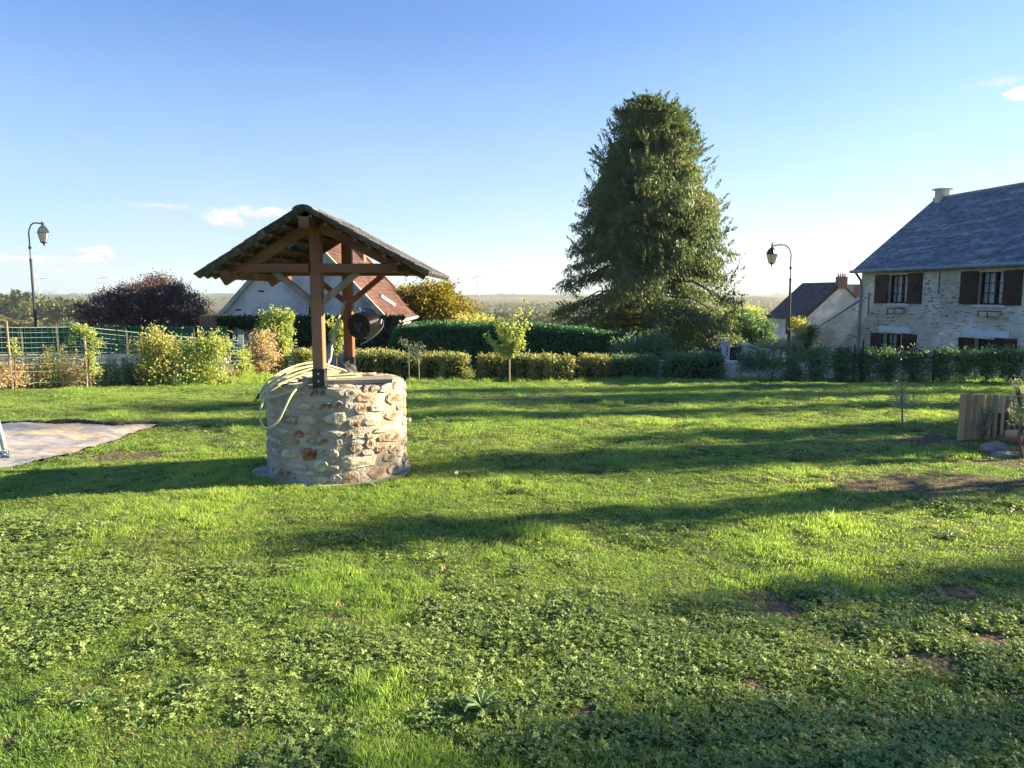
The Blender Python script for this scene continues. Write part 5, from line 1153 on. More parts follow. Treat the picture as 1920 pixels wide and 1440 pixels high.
for i, (a, y_, r_, lb) in enumerate([(1440, 651, .45, 'pale flowering shrub left of the right lamp post'), (1465, 650, .5, 'pale flowering shrub behind the right lamp post'), (1490, 648, .5, 'pale flowering shrub right of the right lamp post'), (1496, 612, .35, 'yellow-flowered plant below the lean-to verge')]):
    tree('flowering_shrub', (at(a, 662, 35).x, 35 + .3 * i, g1(12, 35)), [at3(a, y_, 35 + .3 * i, r_, .4, .38)], LM['silver'] if i < 3 else LM['yellow'], lb, 'shrub', 34, 26, .12, .09, .06, .03, 6, group='pale shrubs by the lamp post')

# copper plum and its neighbours at the left
tree('copper_plum_tree', (at(270, 640, 40).x, 40, g1(-20, 40)), [at3(200, 580, 40, 1.42, 1.55, 0.84), at3(250, 570, 40, 1.55, 1.68, 1.03), at3(300, 562, 40, 1.55, 1.68, 1.16), at3(345, 580, 40, 1.29, 1.55, 0.90), at3(180, 598, 40, 1.03, 1.29, 0.45), at3(285, 600, 40, 2.32, 1.55, 0.58), at3(365, 600, 40, 0.77, 1.03, 0.52), at3(295, 535, 40, 0.65, 0.77, 0.58), at3(225, 555, 40, 0.77, 0.77, 0.65), at3(330, 550, 40, 0.52, 0.65, 0.52)], LM['purple'],
     'spreading dark purple plum tree behind the green fence', 'tree', 900, 32, .21, .11, .065, .16, 42)
# thin upright shoots above its crown
sh = MB(); P = []; pt = bpy.data.objects['copper_plum_tree']
for i in range(110):
    a = random.uniform(170, 370); p0 = at(a, 572, 40 + random.uniform(-.6, .6)); hgt = 1.25 * random.uniform(.25, 1.15) * math.exp(-((a - 295) / 70) ** 2) + random.uniform(.25, .65); q = Vector((random.uniform(-.25, .25), random.uniform(-.2, .2), hgt)); sh.tube([p0, p0 + q * .6, p0 + q], [.012, .008, .004], 4)
    for k in range(16): P.append(tuple(p0 + q * random.uniform(.3, 1) + Vector((random.gauss(0, .04), random.gauss(0, .04), 0))))
sh.build('shoots', M['bark'], pt); leaves('shoot_leaves', np.array(P), rng.normal(size=(len(P), 3)) + [0, 0, .8], .08, .04, LM['purple'], pt)

# ivy covered garden wall in front of the rendered house
gw = thing('garden_wall', (at(560, 650, 33).x, 33, g1(-9, 33)), 'long grey rendered garden wall in front of the pale gable house', 'wall')
x0, x1 = at(392, 605, 33).x, at(745, 605, 33).x; zt2 = at(560, 603, 33).z
MB().box(x0, x1, 33, 33.3, g1(-9, 33) - .3, zt2).build('render', M['render'], gw)
MB().box(x0 - .05, x1 + .05, 32.95, 33.35, zt2 + .003, zt2 + .08).build('coping', M['concrete'], gw)
iv = thing('ivy', (at(560, 650, 33).x, 32.9, g1(-9, 33)), 'dark ivy hanging in a deep ragged fringe over the garden wall', 'climbing plant')
n = 26000; X = rng.uniform(x0 - .4, x1 + .3, n); pxs = 960 + X / 33 * F
low_ = np.interp(pxs, [395, 430, 440, 530, 545, 600, 640, 655, 700, 740], [.85, 1.0, .45, .38, 1.3, 1.6, 1.2, 1.7, 2.0, 2.2]) * (.65 + .7 * fbm(X, X * .3, 1.9, 91, 2))
f = rng.random(n) ** 1.1; Z = zt2 + .16 - f * low_ * 1.0; Yv = 32.93 - np.abs(rng.normal(0, .10, n)) - .12 * np.sin(np.pi * np.clip(f, 0, 1)); s = rng.random(n) < .3; Z[s] = zt2 + .1 + np.abs(rng.normal(0, .07, s.sum())); Yv[s] = rng.uniform(32.8, 33.4, s.sum())
leaves('foliage', np.stack([X, Yv, Z], -1), rng.normal(size=(n, 3)) * .6 + [0, -.3, -.7], .10 * rng.uniform(.6, 1.3, n), .085, LM['ivy'], iv)
sm_ = MB()
for i in range(14): xx = random.uniform(x0, x1); sm_.tube([(xx, 32.95, g1(xx, 33)), (xx + random.uniform(-.2, .2), 32.93, (g1(xx, 33) + zt2) / 2), (xx + random.uniform(-.4, .4), 32.95, zt2)], .02, 5)
sm_.build('stems', M['bark'], iv)
rb = at(389, 604, 32); bs = thing('brick_stack', (rb.x, 32, rb.z - 1.6), 'orange brick pier at the left end of the ivy wall', 'pier')
for k in range(14):
    for j in range(3):
        q = bpy.data.objects.new('brick', bpy.data.meshes.get('pier_brick') or MB().cbox((0, 0, 0), (.2, .3, .062)).build('pier_brick', M['brick'], None).data); link(q, bs); q.location = ((j - 1) * .215 + (.05 if k % 2 else 0), 0, .9 + k * .074)
bpy.data.objects.remove(bpy.data.objects['pier_brick'])

# ------------------------------------------------------------------ gate and white walls beyond the hedge
gt = thing('gate', (at(1378, 670, 30).x, 30, g1(9, 30)), 'dark solid sliding gate between the two white pillars', 'gate')
def wallbox(name, x0p, x1p, typ, Y, dY, m, parent, cap=None, ztop2=None):
    a, b_ = at(x0p, typ, Y), at(x1p, typ, Y); MB().box(a.x, b_.x, Y, Y + dY, g1(a.x, Y) - .3, a.z).build(name, m, parent)
    if cap: MB().box(a.x - cap, b_.x + cap, Y - cap, Y + dY + cap, a.z + .002, a.z + .075).build('cap', M['sillw'], parent)
wallbox('gate_leaf', 1369, 1391, 651, 30.1, .06, M['blackmetal'], gt)
for i in range(5): a = at(1369.5 + i * 4.4, 652, 30); MB().box(a.x, a.x + .08, 30.05, 30.098, g1(a.x, 30) - .1, a.z).build('board', M['blackmetal'], gt)
M['whiter'] = mat('white_wall_render', (.68, .66, .62), (.58, .56, .52), sc=3, rough=.9)
for (a, b_, ty, lb) in ((1355, 1369, 644, 'white gate pillar on the left of the dark gate with a house number plate'), (1392.5, 1405, 648, 'white gate pillar on the right of the dark gate')):
    p_ = thing('gate_pillar', (at(a, 670, 30).x, 30, g1(9, 30)), lb, 'pillar', 'white gate pillars'); wallbox('shaft', a, b_, ty, 29.9, .35, M['whiter'], p_, cap=.07)
    if a < 1360:
        c = at(1363, 660, 29.9)
        for dz_ in (-.08, .05, .18): MB().cbox((c.x, 29.885, c.z + dz_), (.05, .012, .09)).build('number_plate', M['blackmetal'], p_)
wf = thing('gate_wing', (at(1335, 670, 30).x, 30, g1(8, 30)), 'grey infill fence with dark uprights left of the gate pillar', 'fence')
wallbox('panel', 1322, 1354.5, 653, 30.2, .04, M['zinc'], wf)
for i in range(5): a = at(1323 + i * 7.2, 650, 30.1); MB().box(a.x, a.x + .05, 30.1, 30.16, g1(a.x, 30) - .1, a.z).build('upright', M['blackmetal'], wf)
MB().tube([at(1323, 652, 30.1), at(1354, 658, 30.1)], .02, 5).build('rail', M['blackmetal'], wf)
ww = thing('white_wall', (at(1425, 670, 30).x, 30, g1(10, 30)), 'low white rendered wall with stepped coping right of the gate', 'wall')
a, b_, c = at(1405.5, 650, 30), at(1418, 656, 30.5), at(1441, 658, 31)
for (p, q) in ((a, b_), (b_, c)):
    zg_ = g1(p.x, 30) - .4; MB().prism([(p.x, p.y, zg_), (q.x, q.y, zg_), (q.x, q.y, q.z), (p.x, p.y, p.z)], (0, .2, 0)).build('render', M['whiter'], ww)
    MB().beam((p.x, p.y + .1, p.z + .04), (q.x, q.y + .1, q.z + .04), .30, .07).build('coping', M['sillw'], ww)

# low stone wall seen through the right hand hedge
sw = thing('low_stone_wall', (10, 22.6, g1(10, 22.6)), 'low pale rubble wall glimpsed through the gaps of the right hedge', 'wall')
xa, xb = at(1225, 700, 23).x, 17.0; WFr = Fr((xa, 23.0), (xb - xa, -1.2), (-.09, -1)); LN = math.hypot(xb - xa, 1.2)
zt3 = lambda t_: at(1400, 676, 23).z + .0 * t_
w_ = WFr.mb(); w_.box(0, LN, -.3, 0, -2.0, zt3(0)); w_.build('core', M['fmortar'], sw); M['palewall'] = mat('pale_wall_stone', (.68, .68, .68), (.5, .5, .5), sc=1.5, rough=.95, isl=.35)
rubble('facing_stones', WFr, .05, LN - .05, lambda t_: -1.5, lambda t_: zt3(t_), sw, M['palewall'], seed=41, wmin=.12, wmax=.32, pro=.03, skip=.08)

# ------------------------------------------------------------------ fences
def wire_fence(name, pts, hgt, posts, lab, vs_, rows, mw, mp_, sag=0, pr=.025, r=.003, rr=None, cat_='fence'):
    """pts: plan polyline; rows: wire heights; vs_: spacing of uprights"""
    o = thing(name, (pts[0][0], pts[0][1], g1(*pts[0])), lab, cat_); w = MB(); L_ = 0; cum = [0]
    for i in range(len(pts) - 1): L_ += math.dist(pts[i], pts[i + 1]); cum.append(L_)
    def P(s):
        for i in range(len(pts) - 1):
            if s <= cum[i + 1] or i == len(pts) - 2: f = (s - cum[i]) / (cum[i + 1] - cum[i]); return (pts[i][0] + (pts[i + 1][0] - pts[i][0]) * f, pts[i][1] + (pts[i + 1][1] - pts[i][1]) * f)
    ns = int(L_ / .5) + 1; H = lambda s: np.interp(s, *zip(*hgt)) if isinstance(hgt, list) else hgt
    base = lambda s: (lambda p: Vector((p[0], p[1], g1(*p))))(P(s))
    for rw in rows:
        pl_ = []
        for s in (sorted(set(cum + [(cum[q_] + cum[q_ + 1]) / 2 for q_ in range(len(cum) - 1)])) if sag else [L_ * k / ns for k in range(ns + 1)]): b_ = base(s); pl_.append(b_ + Vector((0, 0, H(s) * rw)) if s in cum or not sag else (lambda p_, q_: p_.lerp(q_, .5) - Vector((0, 0, .03)))(*[base(v_) + Vector((0, 0, H(v_) * rw)) for v_ in (max(c_ for c_ in cum if c_ < s), min(c_ for c_ in cum if c_ > s))]))
        q = MB(); q.tube(pl_, r * (1.5 if rw == max(rows) else 1), 4, caps=False); q.build('wire', mw, o)
    if vs_:
        s = 0
        while s < L_: b_ = base(s); w.tube([b_, b_ + Vector((random.uniform(-.01, .01) * sag, 0, H(s)))], r * .8, 3, caps=False); s += vs_
        w.build('uprights', mw, o, kind='stuff')
    for s, ph, rad_ in posts:
        b_ = base(s); MB().tube([b_ - Vector((0, 0, .1)), b_ + Vector((random.uniform(-.03, .03), 0, ph))], rad_, 8).build('post', mp_, o)
    return o
# garden fence on the left, galvanised field mesh on stakes
f0 = (at(-60, 700, 16.2).x, 16.0); f1 = (at(170, 700, 17.6).x, 17.4); f2 = (at(435, 700, 20.5).x, 20.4); f3 = (at(560, 700, 22.6).x, 22.6)
def fh(px, py, Y): v = at(px, py, Y); return v.z - g1(v.x, Y)
La = math.dist(f0, f1); Lb = La + math.dist(f1, f2); Lc = Lb + math.dist(f2, f3)
wire_fence('garden_fence', [f0, f1, f2, f3], [(0, fh(0, 612, 16.3)), (La, fh(170, 613, 17.4)), (Lb, fh(435, 637, 20.4)), (Lc, fh(540, 641, 22.4))],
    [(.9, fh(27, 603, 16.4), .026), (La, fh(170, 612, 17.4), .03), (La + (Lb - La) * .35, 1.25, .022), (La + (Lb - La) * .72, fh(362, 626, 19.6), .022), (Lb, fh(435, 630, 20.4), .025), (Lb + 1.5, 1.2, .03)],
    'pale wire mesh garden fence on thin stakes along the left side', .11, [.12, .3, .42, .52, .60, .68, .76, .84, .92, 1.0], M['wire'], M['greywood'], sag=1, r=.0045)
# dark mesh behind the low bushes
e0_, e1_ = (at(560, 700, 22.6).x, 22.75), (at(1240, 700, 22.6).x, 22.75)
hm = fh(900, 668, 22.7); Ln = math.dist(e0_, e1_)
wire_fence('mesh_fence', [e0_, e1_], hm, [(k, hm + .03, .022) for k in np.arange(.2, Ln, 2.45)], 'dark green welded mesh fence showing in the gaps between the low bushes', .11, [.05, .2, .4, .6, .8, 1.0], M['darkwire'], M['darkwire'], r=.0035)
r0_, r1_ = (at(1392, 700, 21.3).x, 21.5), (17.2, 18.6)
Ln = math.dist(r0_, r1_); s1_ = lambda px, Y: math.dist(r0_, (at(px, 690, Y).x, Y))
wire_fence('side_fence', [r0_, r1_], 1.0, [(s1_(1612, 20.9) , 1.25, .03), (s1_(1748, 20.3), fh(1748, 655, 20.3), .028), (Ln * .28, 1.1, .025), (Ln * .95, 1.1, .025)], 'dark wire fence with round posts inside the right privet hedge', .16, [.1, .35, .6, .8, 1.0], M['darkwire'], M['darkwire'], r=.003)
# green privacy screen fence on a rubble base, left
scf = thing('privacy_fence', (at(0, 660, 25).x, 25, g1(-17, 25)), 'dark green slatted privacy fence panels on a low stone base at the left', 'fence')
xs0, xs1 = at(-90, 640, 25).x, at(430, 640, 26.5).x; npn = 8
for i in range(npn):
    a = xs0 + (xs1 - xs0) * i / npn; b_ = xs0 + (xs1 - xs0) * (i + 1) / npn; Y = 25 + 1.5 * i / npn; pxm = 960 + (a + b_) / 2 / Y * F
    zt4 = at(960, np.interp(pxm, [0, 150, 430], [616, 613, 612]), Y).z; zb4 = at(960, 664, Y).z
    pn = MB().box(a + .002, b_ - .002, Y + .012, Y + .022, zb4, zt4).build('privacy_strip', M['screen'], scf)
    nsl = int((b_ - a) / .10)
    for k in range(nsl): MB().box(a + .05 + (b_ - a - .1) * k / nsl, a + .05 + (b_ - a - .1) * (k + .78) / nsl, Y - .004, Y + .010, zb4 + .01, zt4 - .01).build('slat', M['screen'], pn)
    w = MB()
    for k in range(4): z = zb4 + (zt4 - zb4) * (k + .3) / 3.7; w.box(a, b_, Y - .012, Y - .005, z, z + .010)
    w.build('wire', M['wire'] if i < 5 else M['darkwire'], pn); MB().box(a - .025, a + .025, Y - .02, Y + .035, zb4 - .5, zt4 + .04).build('post', M['darkwire'], scf)
bw = thing('rubble_base_wall', (xs0, 25, g1(-17, 25)), 'low grey rubble wall under the green privacy fence', 'wall'); BF = Fr((xs0, 24.85), (xs1 - xs0, 1.5), (.1, -1)); BF.n = Vector((BF.d.y, -BF.d.x, 0))
lnb = math.hypot(xs1 - xs0, 1.5); zt5 = at(960, 666, 25).z
w_ = BF.mb(); w_.box(0, lnb, -.35, 0, -2.2, zt5 - .02); w_.build('core', M['fmortar'], bw)
M['greystone'] = mat('cold_grey_stone', (.52, .54, .57), (.30, .32, .35), sc=1.2, rough=.95, isl=.4)
rubble('facing_stones', BF, .02, lnb - .02, lambda t_: -1.9, lambda t_: zt5, bw, M['greystone'], seed=51, wmin=.12, wmax=.4, hmin=.08, hmax=.18, pro=.05, skip=.05)

# white notice on the fence
n_ = at(453, 636, 20.6); nt_ = MB().cbox((n_.x, 20.55, n_.z), (.135, .008, .25)).build('notice', M['white'], None, origin=(n_.x, 20.55, n_.z)); tag(nt_, 'blank white plate fixed to the wire fence left of the pink shrub', 'sign')
# pale sand heap behind the fence
hp = at(428, 706, 22.2); lump('sand_heap', (hp.x, 22.4, g1(hp.x, 22.2)), .9, mat('pale_sand', (.62, .52, .42), (.5, .42, .34), sc=6, rough=1, bump=.4), 3, 'pale pinkish sand heap behind the wire fence', 'heap', sq=(1, .6, .33), amp=.2)

# ------------------------------------------------------------------ shrubs by the left fence
def shrub(name, px, base_py, Y, lobes, lm_, lb, cat_='shrub', n=80, per=34, sig=.1, ls=.07, lw=.045, grp=None, stems=8, up=.3):
    b_ = at(px, base_py, Y); z = g1(b_.x, Y); return tree(name, (b_.x, Y, z), [at3(*l[:2], Y, *l[2:]) for l in lobes], lm_, lb, cat_, n, per, sig, ls, lw, .022, stems, group=grp, shell=(.15, 1), up=up, tname='stems', fname='foliage')
shrub('yellow_shrub', 296, 712, 18.3, [(292, 640, .42, .35, .36), (300, 665, .50, .4, .40), (285, 690, .42, .4, .36), (320, 690, .40, .4, .34), (270, 655, .22, .3, .28), (318, 648, .25, .3, .25)], LM['yellow'], 'bright yellow-green shrub left of the pair on the fence', n=120, sig=.14)
shrub('yellow_shrub', 385, 716, 18.6, [(385, 655, .40, .35, .36), (365, 680, .40, .4, .45), (395, 690, .42, .4, .40), (410, 645, .25, .3, .35), (350, 655, .25, .3, .35), (378, 700, .5, .4, .22)], LM['fresh'], 'bright yellow-green shrub right of the pair on the fence', n=120, sig=.14)
P = []; 
shrub('climber', 169, 700, 17.3, [(168, 625, .14, .14, .20), (180, 645, .12, .12, .2), (150, 618, .18, .1, .10), (172, 665, .11, .12, .25), (176, 695, .12, .12, .25), (140, 635, .10, .1, .12)], LM['fresh'], 'pale climber smothering the second fence stake, arching to the left', 'climbing plant', n=60, per=24, sig=.06, ls=.05, lw=.035)
shrub('climber', 26, 700, 16.35, [(26, 640, .06, .06, .25), (30, 660, .07, .06, .2)], LM['fresh'], 'thin climber on the first fence stake at the left edge', 'climbing plant', n=16, per=16, sig=.04, ls=.045, lw=.03)
shrub('tall_vine', 528, 708, 21.8, [(515, 600, .42, .35, .38), (528, 625, .42, .35, .38), (500, 618, .25, .3, .25), (535, 655, .25, .25, .35), (540, 590, .25, .25, .25), (532, 680, .2, .25, .35), (525, 700, .35, .3, .15)], LM['fresh'], 'tall pale green vine climbing a dark rotten post left of the well', 'climbing plant', n=150, sig=.09, ls=.075, lw=.05)
vb = at(527, 715, 21.7); MB().tube([(vb.x, 21.7, g1(vb.x, 21.7) - .1), at(525, 680, 21.7), at(529, 650, 21.7), at(523, 627, 21.7)], [.06, .05, .06, .05], 8).build('rotten_post', M['bark'], None); tag(bpy.data.objects['rotten_post'], 'dark rotten post carrying the tall vine', 'post')
shrub('pink_shrub', 492, 712, 21.2, [(492, 635, .30, .3, .28), (480, 655, .38, .3, .30), (505, 660, .30, .3, .35), (470, 680, .3, .3, .3), (500, 690, .4, .3, .25)], LM['dry'], 'pinkish dried flower shrub just left of the tall vine', n=150, per=28, sig=.09, ls=.06, lw=.04)
shrub('dark_shrub', 537, 712, 21.4, [(517, 697, .14, .15, .16)], LM['ivy'], 'small dark round shrub at the foot of the rotten post', n=30, sig=.06)
shrub('pale_shrub', 452, 712, 20.3, [(452, 665, .16, .2, .2), (458, 690, .2, .2, .25)], LM['fresh'], 'thin pale shrub under the white notice', n=34, per=24, sig=.07)
shrub('privet_shoot', 632, 690, 20, [(624, 590 + 25, .09, .1, .3), (640, 625, .12, .1, .3), (632, 650, .1, .1, .2)], LM['fresh'], 'bright pale green climbing shoots behind the well between its two posts', 'climbing plant', n=44, per=24, sig=.06, ls=.07, lw=.05)
for i, (px, by, Y, tp, hw_, lm_, lb) in enumerate([(70, 712, 17.3, 668, .55, 'yellow', 'yellow weed clump between the first two fence stakes'), (108, 708, 17.4, 650, .45, 'yellow', 'brightest yellow weed clump left of the climber'), (45, 716, 17.0, 672, .6, 'dry', 'pink-brown seed heads by the first fence stake'), (10, 718, 16.6, 675, .55, 'dry', 'pink-brown seed heads at the left edge of the picture'),
        (140, 712, 17.5, 672, .4, 'dry', 'seed heads beside the climber foot'), (205, 712, 18.0, 675, .5, 'privet', 'grey-green weed clump left of the yellow shrubs'), (240, 712, 18.2, 668, .45, 'grey', 'grey seed stalks right of the climber'), (262, 714, 18.4, 672, .4, 'privet', 'dark green weeds at the foot of the left yellow shrub'), (330, 714, 18.3, 690, .4, 'privet', 'dark green weeds between the yellow shrubs'),
        (-30, 718, 16.2, 670, .6, 'dry', 'seed heads just outside the left edge'), (440, 714, 20.6, 690, .5, 'dry', 'dry orange weeds in front of the sand heap'), (480, 716, 21.0, 695, .5, 'yellow', 'yellow weeds at the foot of the pink shrub'), (410, 716, 19.8, 700, .4, 'yellow', 'low yellow weeds right of the yellow shrubs'), (560, 706, 22.2, 680, .35, 'privet', 'dark weeds behind the hose left of the well')]):
    c = at(px, by, Y); zt_p = at(px, tp, Y).z; z0 = g1(c.x, Y); H_ = zt_p - z0; o = thing('weed_clump', (c.x, Y, z0), lb, 'weeds', 'weed clumps along the left fence')
    ns = 46; st = MB(); P = []; D = []
    for k in range(ns):
        bx, by_ = random.gauss(0, hw_ * .4), random.gauss(0, .15); hh_ = H_ * random.uniform(.45, 1.08); tx_ = bx + random.gauss(0, .1); b0 = Vector((c.x + bx, Y + by_, z0)); e_ = Vector((c.x + tx_, Y + by_, z0 + hh_)); st.tube([b0, e_], [.004, .002], 3, caps=False)
        for q in range(38):
            f_ = random.uniform(.12, 1.0) ** .8; w0 = .06 * (1.25 - f_ * .8); P.append(tuple(b0.lerp(e_, f_) + Vector((random.gauss(0, w0), random.gauss(0, w0), 0))))
    st.build('stalks', M['greywood'], o); leaves('foliage', np.array(P), rng.normal(size=(len(P), 3)) + [0, 0, .6], .055 * rng.uniform(.5, 1.3, len(P)), .028, LM[lm_], o)

# ------------------------------------------------------------------ saplings
sp = thing('spreading_sapling', (at(955, 705, 20.8).x, 20.8, g1(-.1, 20.8)), 'young tree with a pale trunk and upswept yellow-green branches in front of the hedge', 'tree')
b0 = Vector((at(955, 705, 20.8).x, 20.8, g1(-.1, 20.8))); fk = at(955, 667, 20.8); tb = MB(); tb.tube([b0 - Vector((0, 0, .1)), fk], [.03, .024], 8)
P = []; D = []
for (px, py, dy_) in [(912, 625, 0), (922, 640, -.1), (935, 615, .15), (945, 600, .1), (962, 590, -.1), (975, 580, .1), (985, 560, 0), (998, 575, -.2), (990, 605, .2), (978, 620, -.2), (930, 600, 0), (965, 610, .2), (950, 625, -.2), (984, 640, .1), (972, 640, 0)]:
    e_ = at(px, py, 20.8 + dy_); m_ = fk.lerp(e_, .5) + Vector((.0, 0, -.06 if abs(px - 955) > 20 else 0)); pts = cr([fk - Vector((0, 0, random.uniform(0, .12))), m_, e_], 6); tb.tube(pts, [.014 * (1 - i / len(pts) * .8) for i in range(len(pts))], 5)
    dn = .45 if py < 585 else 1.0
    for k in range(int(115 * dn)): f_ = random.uniform(.22, 1.04); i_ = min(int(f_ * (len(pts) - 1)), len(pts) - 2); P.append(tuple(pts[i_].lerp(pts[i_ + 1], f_ * (len(pts) - 1) - i_) + Vector((random.gauss(0, .05), random.gauss(0, .05), random.gauss(-.03, .05)))))
tb.build('trunk', M['palebark'], sp); leaves('foliage', np.array(P), rng.normal(size=(len(P), 3)) * .7 + [0, 0, -.4], .085 * rng.uniform(.5, 1.3, len(P)), .055, LM['fresh'], sp)
gs = thing('grey_sapling', (at(785, 706, 20.6).x, 20.6, g1(-2.6, 20.6)), 'small grey-leaved sapling with a forked pale trunk tied beside a thin stake', 'tree')
b0 = Vector((at(786, 706, 20.6).x, 20.6, g1(-2.6, 20.6))); tb = MB(); P = []
tops = [(778, 645), (762, 640), (770, 652), (790, 645), (782, 655), (752, 636)]; fk = at(785, 680, 20.6); tb.tube([b0, fk], [.02, .014], 6)
for (px, py) in tops:
    e_ = at(px, py, 20.6 + random.uniform(-.1, .1)); tb.tube([fk, fk.lerp(e_, .5) + Vector((0, 0, .04)), e_], [.01, .007, .003], 4)
    for k in range(60): f_ = random.uniform(.3, 1.05); P.append(tuple(fk.lerp(e_, f_) + Vector((random.gauss(0, .07), random.gauss(0, .07), random.gauss(0, .04)))))
tb.build('trunk', M['palebark'], gs); leaves('foliage', np.array(P), rng.normal(size=(len(P), 3)), .07, .035, LM['grey'], gs)
s_ = at(767, 716, 18.6); MB().tube([(s_.x, 18.6, g1(s_.x, 18.6) - .05), (s_.x + .01, 18.6, at(767, 650, 18.6).z)], .010, 6).build('thin_stake', M['steel'], None); tag(bpy.data.objects['thin_stake'], 'thin grey stake standing in the lawn left of the grey sapling', 'stake')
# olive sapling by the palisade
ol = gp(1692, 801); ob = Vector((ol[0], ol[1], g1(*ol))); Yo = ol[1]
os_ = thing('olive_sapling', ob, 'wispy silver-leaved olive sapling tied to a stake on the lawn', 'tree'); tb = MB(); P = []
tb.tube([ob, at(1692, 770, Yo), at(1690, 745, Yo)], [.010, .008, .006], 6)
for (px, py) in [(1668, 722), (1676, 712), (1685, 705), (1700, 708), (1706, 722), (1717, 742), (1665, 745), (1672, 765), (1712, 758), (1720, 750), (1680, 728), (1695, 724), (1668, 748), (1702, 762)]:
    e_ = at(px, py, Yo + random.uniform(-.12, .12)); s0 = at(1691, random.uniform(740, 768), Yo); tb.tube([s0, s0.lerp(e_, .5) + Vector((0, 0, .015)), e_], [.004, .003, .0015], 4)
    for k in range(26): f_ = random.uniform(.25, 1.03); P.append(tuple(s0.lerp(e_, f_) + Vector((random.gauss(0, .018), random.gauss(0, .018), random.gauss(0, .018)))))
tb.build('trunk', M['palebark'], os_); leaves('foliage', np.array(P), rng.normal(size=(len(P), 3)) + [0, 0, .5], .040 * rng.uniform(.6, 1.3, len(P)), .012, LM['silver'], os_)
MB().tube([ob + Vector((-.012, -.02, -.05)), at(1691, 714, Yo - .02)], .008, 6).build('olive_stake', M['palebark'], None); tag(bpy.data.objects['olive_stake'], 'slim wooden stake supporting the olive sapling', 'stake')

# ------------------------------------------------------------------ palisade of half logs, right edge
pal = thing('log_palisade', (5.3, 8.6, 0), 'curved edging of upright half logs at the right edge of the lawn', 'palisade')
c0_ = gp(1797, 812); Ys = 8.75
for i in range(19):
    f_ = i / 18; px = 1801 + i * 12.2; Y = Ys + (-.10 + .55 * math.sin(f_ * 1.9)) * .9; b_ = at(px, 800, Y); zt6 = at(px, 738 + i * .35, Y).z - random.uniform(0, .008)
    if i >= 9: zt6 -= .23 if i >= 10 else .0
    if i >= 11: zt6 -= .05
    if i >= 15: zt6 += .2
    zb6 = g1(b_.x, Y) - .12; r_ = .033; q = MB(); n = 10
    pr = [(r_ * math.cos(math.pi + math.pi * k / n), r_ * 1.35 * math.sin(math.pi + math.pi * k / n)) for k in range(n + 1)]; ang_ = random.uniform(-.15, .15); ca, sa = math.cos(ang_), math.sin(ang_); lean = random.uniform(-.008, .008) - .006
    lo_ = [(b_.x + x * ca - y * sa, Y + x * sa + y * ca, zb6) for x, y in pr]; hi_ = [(x + lean * 0, y, zt6) for x, y, z in lo_]
    q.add(lo_ + hi_, [(k, k + 1, n + 2 + k, n + 1 + k) for k in range(n)] + [(n, 0, n + 1, 2 * n + 1), tuple(range(n + 1, 2 * n + 2))]); q.build('half_log', M['stake'], pal)
c = at(1846, 790, 8.35); shrub('small_shrub', 1843, 822, 8.35, [(1846, 790, .10, .1, .13), (1850, 770, .09, .08, .10), (1838, 805, .12, .1, .09)], LM['grey'], 'small grey-green leafy plant in front of the log palisade', n=46, per=18, sig=.032, ls=.022, lw=.013, stems=9)
shrub('bright_shrub', 1925, 800, 7.6, [(1918, 740, .10, .1, .10), (1912, 770, .10, .1, .08), (1925, 755, .12, .1, .14), (1905, 725, .03, .03, .04), (1922, 790, .1, .1, .08)], LM['silver'], 'shrub, sunlight put into its cream leaf colour, cut by the right edge of the picture', n=70, per=22, sig=.028, ls=.04, lw=.014, stems=10)  # pale leaf colour stands in for sun on this shrub
c = at(1880, 826, 7.9); tag(MB().build('x', M['pebble'], None), '', '') if False else None
lump('grey_rock', (at(1868, 822, 8.0).x, 8.0, g1(5.1, 8) + .03), .13, M['pebble'], 12, 'rounded grey rock in front of the log palisade', 'rock', sq=(1.15, .8, .62))
lump('grey_rock', (at(1888, 838, 7.7).x, 7.7, g1(5.1, 7.7) + .02), .12, M['pebble'], 17, 'flat grey rock in front of the rounded grey rock', 'rock', sq=(1.3, .8, .42))
lg = at(1905, 815, 8.05); MB().tube([(at(1885, 815, 8.1).x, 8.1, .10), (at(1945, 818, 8.0).x, 8.0, .12)], [.045, .05], 10).build('lying_log', M['stake'], None); tag(bpy.data.objects['lying_log'], 'short weathered log lying above the grey rocks', 'log')
rp = at(1917, 826, 7.85); rg = thing('red_toy', (rp.x, 7.85, rp.z), 'small red plastic object poking in at the right edge', 'toy'); MB().tube(cr([at(1899, 822, 7.9), at(1908, 824, 7.85), at(1918, 826, 7.85), at(1932, 824, 7.85)], 4), [.010 + .0025 * k for k in range(13)], 8).build('body', M['redplastic'], rg); MB().lathe(at(1922, 830, 7.8), (0, 1, 0), [(.04, 0), (.045, .02), (.04, .06)], 14).build('wheel', M['redplastic'], rg)

# steel foot at the left edge with netting
ft = thing('trampoline_foot', (*gp(10, 855), 0), 'bent blue-grey steel tube foot with crumpled netting at the left edge', 'trampoline'); Yt = gp(10, 858)[1]
MB().tube(cr([at(-40, 700, Yt), at(-12, 770, Yt), at(2, 815, Yt), at(9, 845, Yt), at(12, 858, Yt - .05)], 5), .028, 10).build('leg', M['bluegrey'], ft)
MB().tube(cr([at(-30, 800, Yt - .1), at(-8, 835, Yt - .1), at(4, 850, Yt - .1)], 5), .02, 8).build('brace', M['bluegrey'], ft)
nm_ = MB()
for k in range(26):
    pts = [at(random.uniform(-40, 20), random.uniform(842, 868), Yt - .1 + random.uniform(-.08, .08)) for _ in range(4)]; nm_.tube(cr(pts, 4), .004 + .005 * random.random(), 4)
nm_.build('netting', M['net'], ft, kind='stuff')

